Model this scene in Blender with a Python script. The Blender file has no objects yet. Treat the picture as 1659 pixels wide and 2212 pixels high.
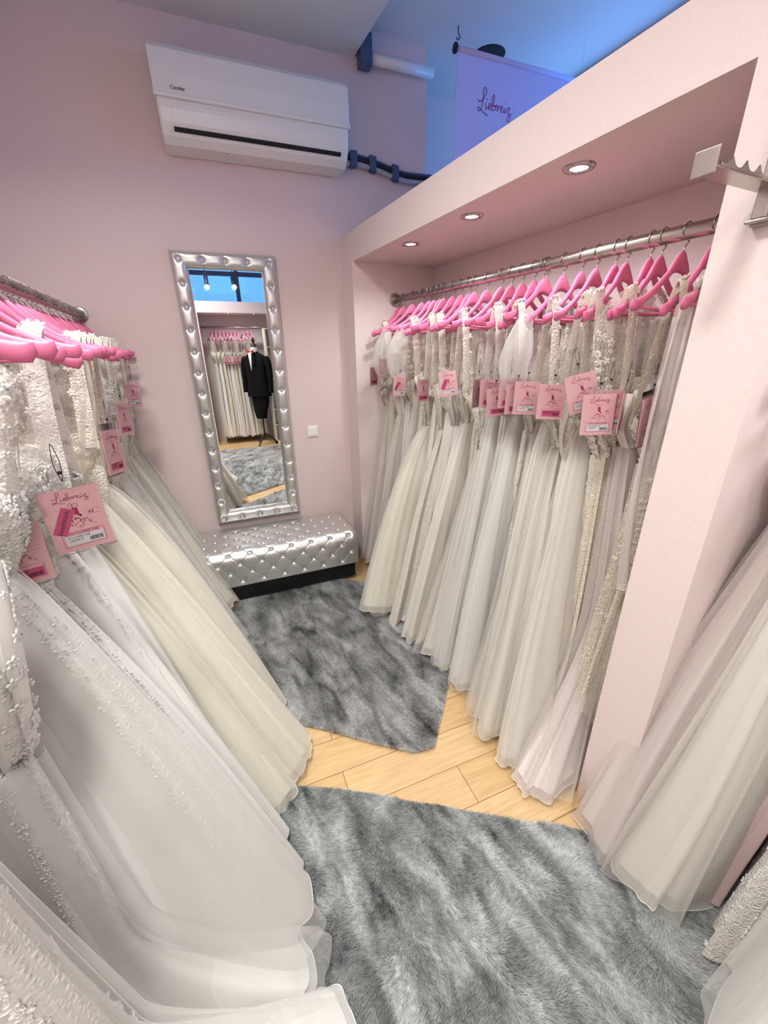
import bpy, math, random
import numpy as np
from mathutils import Vector, Matrix

sc = bpy.context.scene
COL = sc.collection
PI = math.pi
random.seed(7)
RNG = np.random.default_rng(11)

def srgb(r, g, b):
    def f(c):
        c /= 255.0
        return c / 12.92 if c <= 0.04045 else ((c + 0.055) / 1.055) ** 2.4
    return (f(r), f(g), f(b), 1.0)

# ------------------------------------------------------------------ camera
CAMZ = 1.60
F_PX = 870.6
yaw, pit, rol = math.radians(21.546), math.radians(22.065), math.radians(-0.9096)
fw = Vector((math.sin(yaw) * math.cos(pit), math.cos(yaw) * math.cos(pit), -math.sin(pit)))
rt = Vector((math.cos(yaw), -math.sin(yaw), 0.0))
up = rt.cross(fw)
r2 = math.cos(rol) * rt + math.sin(rol) * up
u2 = -math.sin(rol) * rt + math.cos(rol) * up
cam_d = bpy.data.cameras.new('camera')
cam = bpy.data.objects.new('camera', cam_d)
COL.objects.link(cam)
M = Matrix(((r2.x, u2.x, -fw.x, 0.0), (r2.y, u2.y, -fw.y, 0.0), (r2.z, u2.z, -fw.z, CAMZ), (0, 0, 0, 1)))
cam.matrix_world = M
cam_d.sensor_fit = 'HORIZONTAL'
cam_d.sensor_width = 36.0
cam_d.lens = 36.0 * F_PX / 1659.0
cam_d.clip_start = 0.02
sc.camera = cam

# ------------------------------------------------------------------ view and world
sc.view_settings.view_transform = 'Standard'
sc.view_settings.look = 'None'
sc.view_settings.exposure = 0.16
sc.view_settings.gamma = 1.0
sc.view_settings.use_curve_mapping = False
sc.cycles.use_adaptive_sampling = True
sc.cycles.adaptive_threshold = 0.035
sc.cycles.max_bounces = 8
sc.cycles.diffuse_bounces = 3
sc.cycles.glossy_bounces = 5
sc.cycles.transmission_bounces = 4
sc.cycles.transparent_max_bounces = 12
sc.cycles.sample_clamp_indirect = 6.0
sc.cycles.caustics_reflective = False
sc.cycles.caustics_refractive = False
sc.cycles.use_denoising = True
try:
    sc.cycles.denoiser = 'OPENIMAGEDENOISE'
except Exception:
    pass

world = bpy.data.worlds.new('sky')
sc.world = world
world.use_nodes = True
wn = world.node_tree
wn.nodes.clear()
wo = wn.nodes.new('ShaderNodeOutputWorld')
wb = wn.nodes.new('ShaderNodeBackground')
wg = wn.nodes.new('ShaderNodeTexGradient')
wm = wn.nodes.new('ShaderNodeMapping')
wt = wn.nodes.new('ShaderNodeTexCoord')
wr = wn.nodes.new('ShaderNodeValToRGB')
wm.inputs['Rotation'].default_value = (0, PI / 2, 0)
wn.links.new(wt.outputs['Generated'], wm.inputs[0])
wn.links.new(wm.outputs[0], wg.inputs[0])
wn.links.new(wg.outputs[1], wr.inputs[0])
wr.color_ramp.elements[0].color = srgb(60, 130, 205)
wr.color_ramp.elements[1].color = srgb(90, 160, 235)
wn.links.new(wr.outputs[0], wb.inputs[0])
wb.inputs[1].default_value = 0.45
wn.links.new(wb.outputs[0], wo.inputs[0])

# ------------------------------------------------------------------ room frames
G = math.radians(-4.178)
N = Vector((math.cos(G), -math.sin(G), 0))      # into the right-hand niche wall
Ev = Vector((math.sin(G), math.cos(G), 0))      # along it, towards the back wall
P0 = Vector((0.891, 2.95, 0))                   # niche wall meets back wall
L0 = Vector((-0.640, 2.93, 0))                  # left rail meets back wall

def U(dep, s, z):
    return P0 + N * dep - Ev * s + Vector((0, 0, z))
def LU(dx, s, z):
    return L0 + N * dx - Ev * s + Vector((0, 0, z))

# ------------------------------------------------------------------ lights
def area(name, loc, direction, sx, sy, power, color, shape='RECTANGLE', spread=PI):
    d = bpy.data.lights.new(name, 'AREA')
    d.shape = shape
    d.size = sx
    if shape in ('RECTANGLE', 'ELLIPSE'):
        d.size_y = sy
    d.energy = power
    d.color = color
    d.spread = spread
    o = bpy.data.objects.new(name, d)
    COL.objects.link(o)
    o.location = loc
    o.rotation_euler = Vector(direction).to_track_quat('-Z', 'Y').to_euler()
    return o
def spot(name, loc, direction, power, color, size=2.2, blend=0.8, radius=0.04):
    d = bpy.data.lights.new(name, 'SPOT')
    d.energy = power
    d.color = color
    d.spot_size = size
    d.spot_blend = blend
    d.shadow_soft_size = radius
    o = bpy.data.objects.new(name, d)
    COL.objects.link(o)
    o.location = loc
    o.rotation_euler = Vector(direction).to_track_quat('-Z', 'Y').to_euler()
    return o

YR = -2.0
WARM = (1.0, 0.95, 0.88)
NEUT = (0.97, 1.0, 0.965)
COOL = (0.96, 0.98, 1.0)
BLUE = (0.16, 0.40, 1.0)
# daylight outside the shop windows
area('window_daylight_right', U(1.95, 1.4, 2.75), -N, 3.2, 0.8, 33, BLUE)
area('window_daylight_rear', (0.4, -3.15, 2.75), (0, 1, -0.05), 2.6, 0.6, 8, BLUE)
# added fill lamps, unseen on the low ceiling (their housings are built below)
FILL_LAMPS = [((-0.30, 1.30, 3.10), 19), ((-0.38, 0.2, 3.10), 20), ((-0.2, -1.25, 3.10), 22)]
for i, (p, e) in enumerate(FILL_LAMPS):
    area('added_fill_light', (p[0], p[1], p[2] - 0.012), (0, 0, -1), 0.34, 0.34, e * 1.1, NEUT, 'DISK', 2.45)
DOWN = [0.723, 1.236, 1.763, 2.75, 3.3]
for s in DOWN:
    spot('downlight_beam', U(0.113, s, 2.098), (0, 0, -1), 15, COOL, 2.8, 0.6, 0.028)
for x in (0.38, 0.80):
    spot('downlight_beam', (x, YR - 0.12, 2.18), (0, 0, -1), 9, COOL, 2.6, 0.6, 0.028)
SPOTS = [((0.116, -1.99, 2.56), (-0.05, 1, -0.34)), ((0.53, -1.99, 2.57), (0.02, 1, -0.30))]
for p, d in SPOTS:
    spot('track_spot_beam', Vector(p) + Vector(d).normalized() * 0.03, d, 24, WARM, 1.0, 0.9, 0.035)

# ------------------------------------------------------------------ helpers
def tag(o, label=None, cat=None, group=None, kind=None):
    if label: o['label'] = label
    if cat: o['category'] = cat
    if group: o['group'] = group
    if kind: o['kind'] = kind
    return o
def link(name, me, parent=None, mat=None):
    o = bpy.data.objects.new(name, me)
    COL.objects.link(o)
    if parent is not None: o.parent = parent
    if mat is not None and hasattr(me, 'materials') and len(me.materials) == 0: me.materials.append(mat)
    return o
def empty(name, loc, rz=0.0, mat=None):
    o = bpy.data.objects.new(name, None)
    o.empty_display_size = 0.05
    COL.objects.link(o)
    o.location = loc
    o.rotation_euler = (0, 0, rz)
    return o
def mesh(name, V, Fc, smooth=True):
    """V (n,3); Fc a list of faces or an (m,k) int array"""
    me = bpy.data.meshes.new(name)
    V = np.asarray(V, dtype=np.float32)
    if isinstance(Fc, np.ndarray):
        k = Fc.shape[1]
        me.vertices.add(len(V))
        me.vertices.foreach_set('co', V.ravel())
        me.loops.add(Fc.size)
        me.loops.foreach_set('vertex_index', Fc.ravel().astype(np.int32))
        me.polygons.add(len(Fc))
        me.polygons.foreach_set('loop_start', np.arange(0, Fc.size, k, dtype=np.int32))
        me.polygons.foreach_set('loop_total', np.full(len(Fc), k, dtype=np.int32))
        me.update(calc_edges=True)
    else:
        me.from_pydata([tuple(map(float, v)) for v in V], [], [tuple(int(i) for i in f) for f in Fc])
        me.update()
    if smooth:
        me.polygons.foreach_set('use_smooth', np.ones(len(me.polygons), dtype=bool))
    return me
class MB:
    """collects several shapes of one part"""
    def __init__(s): s.v = []; s.f = []
    def add(s, V, Fc):
        o = len(s.v)
        s.v.extend([tuple(map(float, p)) for p in V])
        s.f.extend([tuple(int(i) + o for i in f) for f in Fc])
        return s
    def box(s, x0, x1, y0, y1, z0, z1, T=None):
        V = [(x, y, z) for z in (z0, z1) for y in (y0, y1) for x in (x0, x1)]
        if T is not None: V = [T(*p) for p in V]
        F = [(0, 2, 3, 1), (4, 5, 7, 6), (0, 1, 5, 4), (2, 6, 7, 3), (0, 4, 6, 2), (1, 3, 7, 5)]
        return s.add(V, F)
    def tube(s, pts, r, n=8, caps=True):
        pts = [Vector(p) for p in pts]
        rs = r if hasattr(r, '__len__') else [r] * len(pts)
        up_ = None; V = []; F = []
        for i, p in enumerate(pts):
            t = (pts[min(i + 1, len(pts) - 1)] - pts[max(i - 1, 0)])
            if t.length < 1e-9: t = Vector((0, 0, 1))
            t.normalize()
            if up_ is None:
                up_ = t.orthogonal().normalized()
            else:
                up_ = (up_ - t * up_.dot(t))
                up_ = up_.normalized() if up_.length > 1e-6 else t.orthogonal().normalized()
            b = t.cross(up_)
            for k in range(n):
                a = 2 * PI * k / n
                V.append(p + (up_ * math.cos(a) + b * math.sin(a)) * rs[i])
        for i in range(len(pts) - 1):
            for k in range(n):
                F.append((i * n + k, i * n + (k + 1) % n, (i + 1) * n + (k + 1) % n, (i + 1) * n + k))
        if caps:
            F.append(tuple(range(n - 1, -1, -1)))
            F.append(tuple((len(pts) - 1) * n + k for k in range(n)))
        return s.add(V, F)
    def ribbon(s, pts, w, side):
        """flat band following pts, width w, width direction side"""
        side = Vector(side).normalized(); V = []; F = []
        ws = w if hasattr(w, '__len__') else [w] * len(pts)
        for p, ww in zip(pts, ws):
            p = Vector(p)
            V += [p - side * ww / 2, p + side * ww / 2]
        for i in range(len(pts) - 1):
            F.append((2 * i, 2 * i + 1, 2 * i + 3, 2 * i + 2))
        return s.add(V, F)
    def lathe(s, prof, n=24, T=None, cap=True):
        V = []; F = []
        for (r, z) in prof:
            for k in range(n):
                a = 2 * PI * k / n
                V.append((r * math.cos(a), r * math.sin(a), z))
        for i in range(len(prof) - 1):
            for k in range(n):
                F.append((i * n + k, i * n + (k + 1) % n, (i + 1) * n + (k + 1) % n, (i + 1) * n + k))
        if cap:
            F.append(tuple(range(n - 1, -1, -1)))
            F.append(tuple((len(prof) - 1) * n + k for k in range(n)))
        if T is not None: V = [T(*p) for p in V]
        return s.add(V, F)
    def prism(s, poly, y0, y1, T=None):
        """poly in (x,z), extruded along y"""
        n = len(poly)
        V = [(x, y0, z) for x, z in poly] + [(x, y1, z) for x, z in poly]
        if T is not None: V = [T(*p) for p in V]
        F = [tuple(range(n - 1, -1, -1)), tuple(range(n, 2 * n))]
        F += [(i, (i + 1) % n, n + (i + 1) % n, n + i) for i in range(n)]
        return s.add(V, F)
    def build(s, name, mat, parent=None, smooth=False, bevel=0.0):
        me = mesh(name, s.v, s.f, smooth)
        o = link(name, me, parent, mat)
        if bevel > 0:
            m = o.modifiers.new('bevel', 'BEVEL'); m.width = bevel; m.segments = 2; m.limit_method = 'ANGLE'
            m.angle_limit = math.radians(40)
        if smooth:
            m2 = None
        return o
def grid_faces(nv, nt, wrap=True):
    i = np.arange(nv - 1)[:, None]; j = np.arange(nt if wrap else nt - 1)[None, :]
    j2 = (j + 1) % nt
    a = i * nt + j; b = i * nt + j2; c = (i + 1) * nt + j2; d = (i + 1) * nt + j
    return np.stack([a, b, c, d], -1).reshape(-1, 4)

# ------------------------------------------------------------------ materials
def newmat(name):
    m = bpy.data.materials.new(name); m.use_nodes = True
    nt = m.node_tree
    for n in list(nt.nodes): nt.nodes.remove(n)
    out = nt.nodes.new('ShaderNodeOutputMaterial')
    return m, nt, out
def nd(nt, t, **kw):
    n = nt.nodes.new(t)
    for k, v in kw.items():
        if hasattr(n, k): setattr(n, k, v)
    return n
def pbr(name, col, rough=0.5, metal=0.0, bump=0.0, bscale=60, spec=0.5, sheen=0.0, emis=None, estr=0.0, var=0.0, vscale=5, coat=0.0, bdist=0.002, stretch=None):
    m, nt, out = newmat(name)
    b = nd(nt, 'ShaderNodeBsdfPrincipled')
    b.inputs['Base Color'].default_value = col
    b.inputs['Roughness'].default_value = rough
    b.inputs['Metallic'].default_value = metal
    b.inputs['Specular IOR Level'].default_value = spec
    b.inputs['Sheen Weight'].default_value = sheen
    b.inputs['Coat Weight'].default_value = coat
    if emis:
        b.inputs['Emission Color'].default_value = emis
        b.inputs['Emission Strength'].default_value = estr
    nt.links.new(b.outputs[0], out.inputs[0])
    tc = nd(nt, 'ShaderNodeTexCoord'); mp = nd(nt, 'ShaderNodeMapping')
    nt.links.new(tc.outputs['Object'], mp.inputs[0])
    if stretch: mp.inputs['Scale'].default_value = stretch
    if bump > 0:
        n = nd(nt, 'ShaderNodeTexNoise'); n.inputs['Scale'].default_value = bscale; n.inputs['Detail'].default_value = 4
        nt.links.new(mp.outputs[0], n.inputs[0])
        bp = nd(nt, 'ShaderNodeBump'); bp.inputs['Strength'].default_value = bump; bp.inputs['Distance'].default_value = bdist
        nt.links.new(n.outputs[0], bp.inputs['Height']); nt.links.new(bp.outputs[0], b.inputs['Normal'])
    if var > 0:
        n = nd(nt, 'ShaderNodeTexNoise'); n.inputs['Scale'].default_value = vscale; n.inputs['Detail'].default_value = 5
        nt.links.new(mp.outputs[0], n.inputs[0])
        mx = nd(nt, 'ShaderNodeMix', data_type='RGBA', blend_type='MULTIPLY')
        mx.inputs['Factor'].default_value = 1.0
        mx.inputs['A'].default_value = col
        rp = nd(nt, 'ShaderNodeValToRGB')
        rp.color_ramp.elements[0].position = 0.3; rp.color_ramp.elements[1].position = 0.7
        rp.color_ramp.elements[0].color = (1 - var, 1 - var, 1 - var, 1); rp.color_ramp.elements[1].color = (1, 1, 1, 1)
        nt.links.new(n.outputs[0], rp.inputs[0])
        nt.links.new(rp.outputs[0], mx.inputs['B']); nt.links.new(mx.outputs['Result'], b.inputs['Base Color'])
    return m

def cloth(name, col, kind='satin', op=0.6, wrinkle=0.3):
    """satin / organza / tulle / lace fabrics"""
    m, nt, out = newmat(name)
    tc = nd(nt, 'ShaderNodeTexCoord')
    L = nt.links
    b = nd(nt, 'ShaderNodeBsdfPrincipled')
    b.inputs['Base Color'].default_value = col
    b.inputs['Roughness'].default_value = 0.42 if kind == 'satin' else 0.7
    b.inputs['Specular IOR Level'].default_value = 0.4 if kind == 'satin' else 0.25
    b.inputs['Sheen Weight'].default_value = 0.15
    tr = nd(nt, 'ShaderNodeBsdfTranslucent'); tr.inputs[0].default_value = col
    ms = nd(nt, 'ShaderNodeMixShader'); ms.inputs[0].default_value = 0.22
    L.new(b.outputs[0], ms.inputs[1]); L.new(tr.outputs[0], ms.inputs[2])
    res = ms.outputs[0]
    bp = nd(nt, 'ShaderNodeBump')
    if kind in ('satin', 'tulle', 'organza'):
        mp = nd(nt, 'ShaderNodeMapping'); mp.inputs['Scale'].default_value = (9, 9, 1.1)
        L.new(tc.outputs['Object'], mp.inputs[0])
        n = nd(nt, 'ShaderNodeTexNoise'); n.inputs['Scale'].default_value = 1.8; n.inputs['Detail'].default_value = 2; n.inputs['Distortion'].default_value = 0.6
        L.new(mp.outputs[0], n.inputs[0])
        bp.inputs['Strength'].default_value = wrinkle; bp.inputs['Distance'].default_value = 0.03
        L.new(n.outputs[0], bp.inputs['Height'])
        L.new(bp.outputs[0], b.inputs['Normal'])
    if kind == 'glitter':
        v = nd(nt, 'ShaderNodeTexVoronoi'); v.inputs['Scale'].default_value = 260
        L.new(tc.outputs['Object'], v.inputs[0])
        bp.inputs['Strength'].default_value = 0.5; bp.inputs['Distance'].default_value = 0.002
        L.new(v.outputs[0], bp.inputs['Height']); L.new(bp.outputs[0], b.inputs['Normal'])
        b.inputs['Roughness'].default_value = 0.35
    if kind in ('lace', 'net'):
        nz = nd(nt, 'ShaderNodeTexNoise'); nz.inputs['Scale'].default_value = 26; nz.inputs['Detail'].default_value = 2
        L.new(tc.outputs['Object'], nz.inputs[0])
        va = nd(nt, 'ShaderNodeVectorMath', operation='MULTIPLY_ADD')
        va.inputs[1].default_value = (0.045, 0.045, 0.045)
        L.new(nz.outputs['Color'], va.inputs[0]); L.new(tc.outputs['Object'], va.inputs[2])
        v = nd(nt, 'ShaderNodeTexVoronoi'); v.inputs['Scale'].default_value = 34
        L.new(va.outputs[0], v.inputs[0])
        v2 = nd(nt, 'ShaderNodeTexVoronoi', feature='DISTANCE_TO_EDGE'); v2.inputs['Scale'].default_value = 95
        L.new(va.outputs[0], v2.inputs[0])
        mu = nd(nt, 'ShaderNodeMath', operation='MULTIPLY'); mu.inputs[1].default_value = 26
        L.new(v.outputs['Distance'], mu.inputs[0])
        sn = nd(nt, 'ShaderNodeMath', operation='SINE'); L.new(mu.outputs[0], sn.inputs[0])
        ed = nd(nt, 'ShaderNodeMath', operation='MULTIPLY'); ed.inputs[1].default_value = -9
        L.new(v2.outputs['Distance'], ed.inputs[0])
        ad = nd(nt, 'ShaderNodeMath', operation='ADD'); L.new(sn.outputs[0], ad.inputs[0]); L.new(ed.outputs[0], ad.inputs[1])
        bp.inputs['Strength'].default_value = 0.45; bp.inputs['Distance'].default_value = 0.0025
        L.new(ad.outputs[0], bp.inputs['Height']); L.new(bp.outputs[0], b.inputs['Normal'])
        # nude lining seen between the thread motifs
        rp = nd(nt, 'ShaderNodeMapRange'); rp.inputs['From Min'].default_value = -1.3; rp.inputs['From Max'].default_value = 0.4
        L.new(ad.outputs[0], rp.inputs[0])
        mc = nd(nt, 'ShaderNodeMix', data_type='RGBA')
        mc.inputs['A'].default_value = (col[0] * 0.94, col[1] * 0.90, col[2] * 0.85, 1)
        mc.inputs['B'].default_value = col
        L.new(rp.outputs[0], mc.inputs['Factor']); L.new(mc.outputs['Result'], b.inputs['Base Color'])
    if kind in ('tulle', 'net', 'organza'):
        tp = nd(nt, 'ShaderNodeBsdfTransparent')
        lw = nd(nt, 'ShaderNodeLayerWeight'); lw.inputs[0].default_value = 0.35
        mr = nd(nt, 'ShaderNodeMapRange')
        mr.inputs['To Min'].default_value = op; mr.inputs['To Max'].default_value = min(1.0, op + 0.45)
        L.new(lw.outputs['Facing'], mr.inputs[0])
        fac = mr.outputs[0]
        if kind == 'net':
            ma = nd(nt, 'ShaderNodeMath', operation='ADD', use_clamp=True)
            ml = nd(nt, 'ShaderNodeMath', operation='MULTIPLY'); ml.inputs[1].default_value = 0.6
            L.new(rp.outputs[0], ml.inputs[0]); L.new(ml.outputs[0], ma.inputs[0]); L.new(fac, ma.inputs[1]); fac = ma.outputs[0]
        mx = nd(nt, 'ShaderNodeMixShader')
        L.new(fac, mx.inputs[0]); L.new(tp.outputs[0], mx.inputs[1]); L.new(res, mx.inputs[2])
        res = mx.outputs[0]
    L.new(res, out.inputs[0])
    return m

MT = {}
MT['wall'] = pbr('pink_wall_paint', srgb(229, 207, 203), 0.85, bump=0.25, bscale=220, spec=0.2, var=0.02, vscale=2)
MT['unit'] = pbr('pink_woven_wallpaper', srgb(236, 219, 215), 0.85, bump=0.5, bscale=330, spec=0.2, var=0.03, vscale=90)
MT['ceiling'] = pbr('white_ceiling_paint', srgb(226, 222, 216), 0.9, bump=0.2, bscale=150, spec=0.2)
MT['white_plastic'] = pbr('white_plastic', srgb(236, 232, 226), 0.28, spec=0.5)
MT['gloss_white'] = pbr('glossy_white_panel', srgb(232, 230, 228), 0.12, spec=0.6, coat=0.3)
MT['switch'] = pbr('switch_plastic', srgb(240, 235, 230), 0.35)
MT['black'] = pbr('black_rubber', srgb(14, 14, 17), 0.55)
MT['darkslot'] = pbr('dark_slot', srgb(8, 8, 9), 0.7)
MT['steel'] = pbr('brushed_steel', srgb(178, 172, 164), 0.26, metal=1.0, bump=0.12, bscale=40, stretch=(1, 1, 14))
MT['wire'] = pbr('dark_steel_wire', srgb(128, 116, 112), 0.3, metal=1.0)
MT['pinkwood'] = pbr('pink_lacquered_wood', srgb(220, 116, 152), 0.45, spec=0.35, coat=0.0)
MT['silver'] = pbr('silver_faux_leather', srgb(214, 211, 207), 0.33, metal=0.75, bump=0.15, bscale=500, bdist=0.0008)
MT['crystal'] = pbr('crystal', srgb(235, 235, 240), 0.04, metal=0.6, spec=0.9, coat=0.5)
MT['mirror'] = pbr('mirror_glass', (0.93, 0.94, 0.95, 1), 0.0, metal=1.0)
MT['card'] = pbr('pink_card', srgb(247, 192, 196), 0.6)
MT['print'] = pbr('dark_pink_print', srgb(176, 40, 92), 0.6)
MT['sticker'] = pbr('magenta_sticker', srgb(216, 84, 130), 0.5)
MT['whitelabel'] = pbr('white_label', srgb(238, 234, 236), 0.5)
MT['ink'] = pbr('black_ink', srgb(26, 20, 24), 0.6)
MT['purple'] = pbr('purple_print', srgb(150, 20, 120), 0.6)
MT['banner'] = pbr('pale_lilac_banner', srgb(200, 190, 232), 0.6)
MT['suit'] = pbr('black_velvet', srgb(5, 5, 9), 0.85, spec=0.2)
MT['shirt'] = pbr('white_shirt', srgb(235, 232, 228), 0.7)
MT['red'] = pbr('red_satin', srgb(170, 18, 30), 0.4)
MT['strap'] = pbr('grey_blue_tape', srgb(70, 84, 112), 0.6)
MT['tape'] = pbr('foil_insulation', srgb(170, 170, 178), 0.5)
MT['grey'] = pbr('grey_window_frame', srgb(96, 104, 118), 0.5)
MT['shelfwood'] = pbr('cream_shelf', srgb(222, 218, 200), 0.6)
MT['brown'] = pbr('amber_ribbon', srgb(150, 84, 40), 0.4)
MT['downglass'] = pbr('lit_lamp_glass', (1, 1, 1, 1), 0.4, emis=(0.93, 0.97, 1, 1), estr=14)
MT['lampglass'] = pbr('lit_lamp_diffuser', (1, 1, 1, 1), 0.4, emis=(1, 0.96, 0.92, 1), estr=6)
MT['rubberleg'] = pbr('black_lacquer', srgb(12, 11, 12), 0.35)

def glassmat(name, col, op):
    m, nt, out = newmat(name)
    g = nd(nt, 'ShaderNodeBsdfGlossy'); g.inputs['Roughness'].default_value = 0.05
    t = nd(nt, 'ShaderNodeBsdfTransparent'); t.inputs[0].default_value = col
    f = nd(nt, 'ShaderNodeLayerWeight'); f.inputs[0].default_value = 0.12
    a = nd(nt, 'ShaderNodeMath', operation='ADD', use_clamp=True); a.inputs[1].default_value = op
    mx = nd(nt, 'ShaderNodeMixShader')
    nt.links.new(f.outputs['Fresnel'], a.inputs[0]); nt.links.new(a.outputs[0], mx.inputs[0])
    nt.links.new(t.outputs[0], mx.inputs[1]); nt.links.new(g.outputs[0], mx.inputs[2])
    nt.links.new(mx.outputs[0], out.inputs[0])
    return m
MT['plastic'] = glassmat('clear_plastic_sleeve', (0.97, 0.97, 0.97, 1), 0.03)
MT['pane'] = glassmat('window_glass', (0.8, 0.88, 0.95, 1), 0.03)

def floor_mat():
    m, nt, out = newmat('oak_planks'); L = nt.links
    tc = nd(nt, 'ShaderNodeTexCoord'); mp = nd(nt, 'ShaderNodeMapping')
    mp.inputs['Location'].default_value = (0.515, -0.020, 0)
    L.new(tc.outputs['Object'], mp.inputs[0])
    br = nd(nt, 'ShaderNodeTexBrick')
    br.offset = 0.37; br.offset_frequency = 2
    br.inputs['Scale'].default_value = 1.0
    br.inputs['Brick Width'].default_value = 1.2
    br.inputs['Row Height'].default_value = 0.157
    br.inputs['Mortar Size'].default_value = 0.0014
    br.inputs['Mortar Smooth'].default_value = 0.2
    br.inputs['Color1'].default_value = srgb(228, 194, 146); br.inputs['Color2'].default_value = srgb(217, 178, 128)
    br.inputs['Mortar'].default_value = srgb(128, 92, 56)
    L.new(mp.outputs[0], br.inputs[0])
    m2 = nd(nt, 'ShaderNodeMapping'); m2.inputs['Scale'].default_value = (2.2, 26, 1)
    L.new(tc.outputs['Object'], m2.inputs[0])
    n = nd(nt, 'ShaderNodeTexNoise'); n.inputs['Scale'].default_value = 2.4; n.inputs['Detail'].default_value = 7; n.inputs['Distortion'].default_value = 1.2
    L.new(m2.outputs[0], n.inputs[0])
    rp = nd(nt, 'ShaderNodeValToRGB'); rp.color_ramp.elements[0].position = 0.3; rp.color_ramp.elements[1].position = 0.75
    rp.color_ramp.elements[0].color = (0.72, 0.66, 0.58, 1); rp.color_ramp.elements[1].color = (1, 1, 1, 1)
    L.new(n.outputs[0], rp.inputs[0])
    mx = nd(nt, 'ShaderNodeMix', data_type='RGBA', blend_type='MULTIPLY'); mx.inputs['Factor'].default_value = 0.8
    L.new(br.outputs[0], mx.inputs['A']); L.new(rp.outputs[0], mx.inputs['B'])
    b = nd(nt, 'ShaderNodeBsdfPrincipled'); b.inputs['Roughness'].default_value = 0.42
    L.new(mx.outputs['Result'], b.inputs['Base Color'])
    bp = nd(nt, 'ShaderNodeBump'); bp.inputs['Strength'].default_value = 0.25; bp.inputs['Distance'].default_value = 0.002
    L.new(br.outputs['Fac'], bp.inputs['Height']); bp.invert = True
    L.new(bp.outputs[0], b.inputs['Normal'])
    L.new(b.outputs[0], out.inputs[0])
    return m
MT['floor'] = floor_mat()

def fur_mat(name, dark, mid, light, rot, seed):
    """streaked grey faux fur: colour bands belong to the fibres"""
    m, nt, out = newmat(name); L = nt.links
    at = nd(nt, 'ShaderNodeAttribute'); at.attribute_name = 'root'
    mp = nd(nt, 'ShaderNodeMapping', vector_type='TEXTURE'); mp.inputs['Location'].default_value = (seed, seed * .7, 0)
    mp.inputs['Rotation'].default_value = (0, 0, rot); mp.inputs['Scale'].default_value = (0.12, 0.40, 1)
    L.new(at.outputs['Vector'], mp.inputs[0])
    n = nd(nt, 'ShaderNodeTexNoise'); n.inputs['Scale'].default_value = 1.6; n.inputs['Detail'].default_value = 5; n.inputs['Roughness'].default_value = 0.6; n.inputs['Distortion'].default_value = 0.8
    L.new(mp.outputs[0], n.inputs[0])
    rp = nd(nt, 'ShaderNodeValToRGB')
    e = rp.color_ramp.elements
    e[0].position = 0.30; e[0].color = dark
    e[1].position = 0.62; e[1].color = light
    x = e.new(0.44); x.color = mid
    L.new(n.outputs[0], rp.inputs[0])
    n2 = nd(nt, 'ShaderNodeTexNoise'); n2.inputs['Scale'].default_value = 95; n2.inputs['Detail'].default_value = 2
    L.new(at.outputs['Vector'], n2.inputs[0])
    r2_ = nd(nt, 'ShaderNodeValToRGB'); r2_.color_ramp.elements[0].position = 0.35; r2_.color_ramp.elements[1].position = 0.65
    r2_.color_ramp.elements[0].color = (0.66, 0.66, 0.665, 1); r2_.color_ramp.elements[1].color = (1.05, 1.05, 1.05, 1)
    L.new(n2.outputs[0], r2_.inputs[0])
    mx = nd(nt, 'ShaderNodeMix', data_type='RGBA', blend_type='MULTIPLY'); mx.inputs['Factor'].default_value = 0.9
    L.new(rp.outputs[0], mx.inputs['A']); L.new(r2_.outputs[0], mx.inputs['B'])
    b = nd(nt, 'ShaderNodeBsdfPrincipled'); b.inputs['Roughness'].default_value = 0.6; b.inputs['Specular IOR Level'].default_value = 0.25
    tr = nd(nt, 'ShaderNodeBsdfTranslucent')
    ms = nd(nt, 'ShaderNodeMixShader'); ms.inputs[0].default_value = 0.5
    L.new(mx.outputs['Result'], b.inputs['Base Color']); L.new(mx.outputs['Result'], tr.inputs[0])
    L.new(b.outputs[0], ms.inputs[1]); L.new(tr.outputs[0], ms.inputs[2])
    L.new(ms.outputs[0], out.inputs[0])
    return m
FUR1 = fur_mat('grey_fur_far', srgb(140, 138, 137), srgb(208, 207, 205), srgb(250, 249, 248), 0.85, 3.1)
FUR2 = fur_mat('grey_fur_near', srgb(104, 105, 106), srgb(196, 197, 196), srgb(248, 249, 248), 0.75, 9.4)
FUR4 = fur_mat('light_grey_fur', srgb(188, 190, 189), srgb(224, 225, 223), srgb(248, 248, 246), 0.75, 1.7)

# ------------------------------------------------------------------ the setting
def struct(name, mb, mat, **k):
    o = mb.build(name, mat, **k); o['kind'] = 'structure'; return o
struct('floor', MB().box(-1.4, 3.4, -3.3, 3.6, -0.08, 0.0), MT['floor'])
ZL, ZH = 3.146, 3.28
struct('wall_back', MB().box(-1.4, 1.49, 2.95, 3.4, 0, 3.4), MT['wall'])
struct('wall_recess', MB().box(1.49, 3.4, 3.4, 3.5, 0, 3.4), MT['wall'])
struct('wall_left', MB().box(-0.62, -0.52, -0.02, 6.3, 0, 3.4, lambda x, y, z: LU(x, y, z)), MT['wall'])
struct('ceiling_high', MB().box(-1.5, 3.6, -3.3, 3.6, ZH, ZH + 0.1), MT['ceiling'])
xl = 1.02
lowpoly = [(-1.4, 2.95), (xl, 2.95), (xl + 0.073 * 5.2, 2.95 - 5.2), (-1.4, -2.25)]
mb = MB(); V = [(x, y, ZL) for x, y in lowpoly] + [(x, y, ZH) for x, y in lowpoly]
mb.add(V, [(0, 1, 2, 3), (7, 6, 5, 4), (0, 4, 5, 1), (1, 5, 6, 2), (2, 6, 7, 3), (3, 7, 4, 0)])
struct('ceiling_low', mb, MT['ceiling'])
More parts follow.
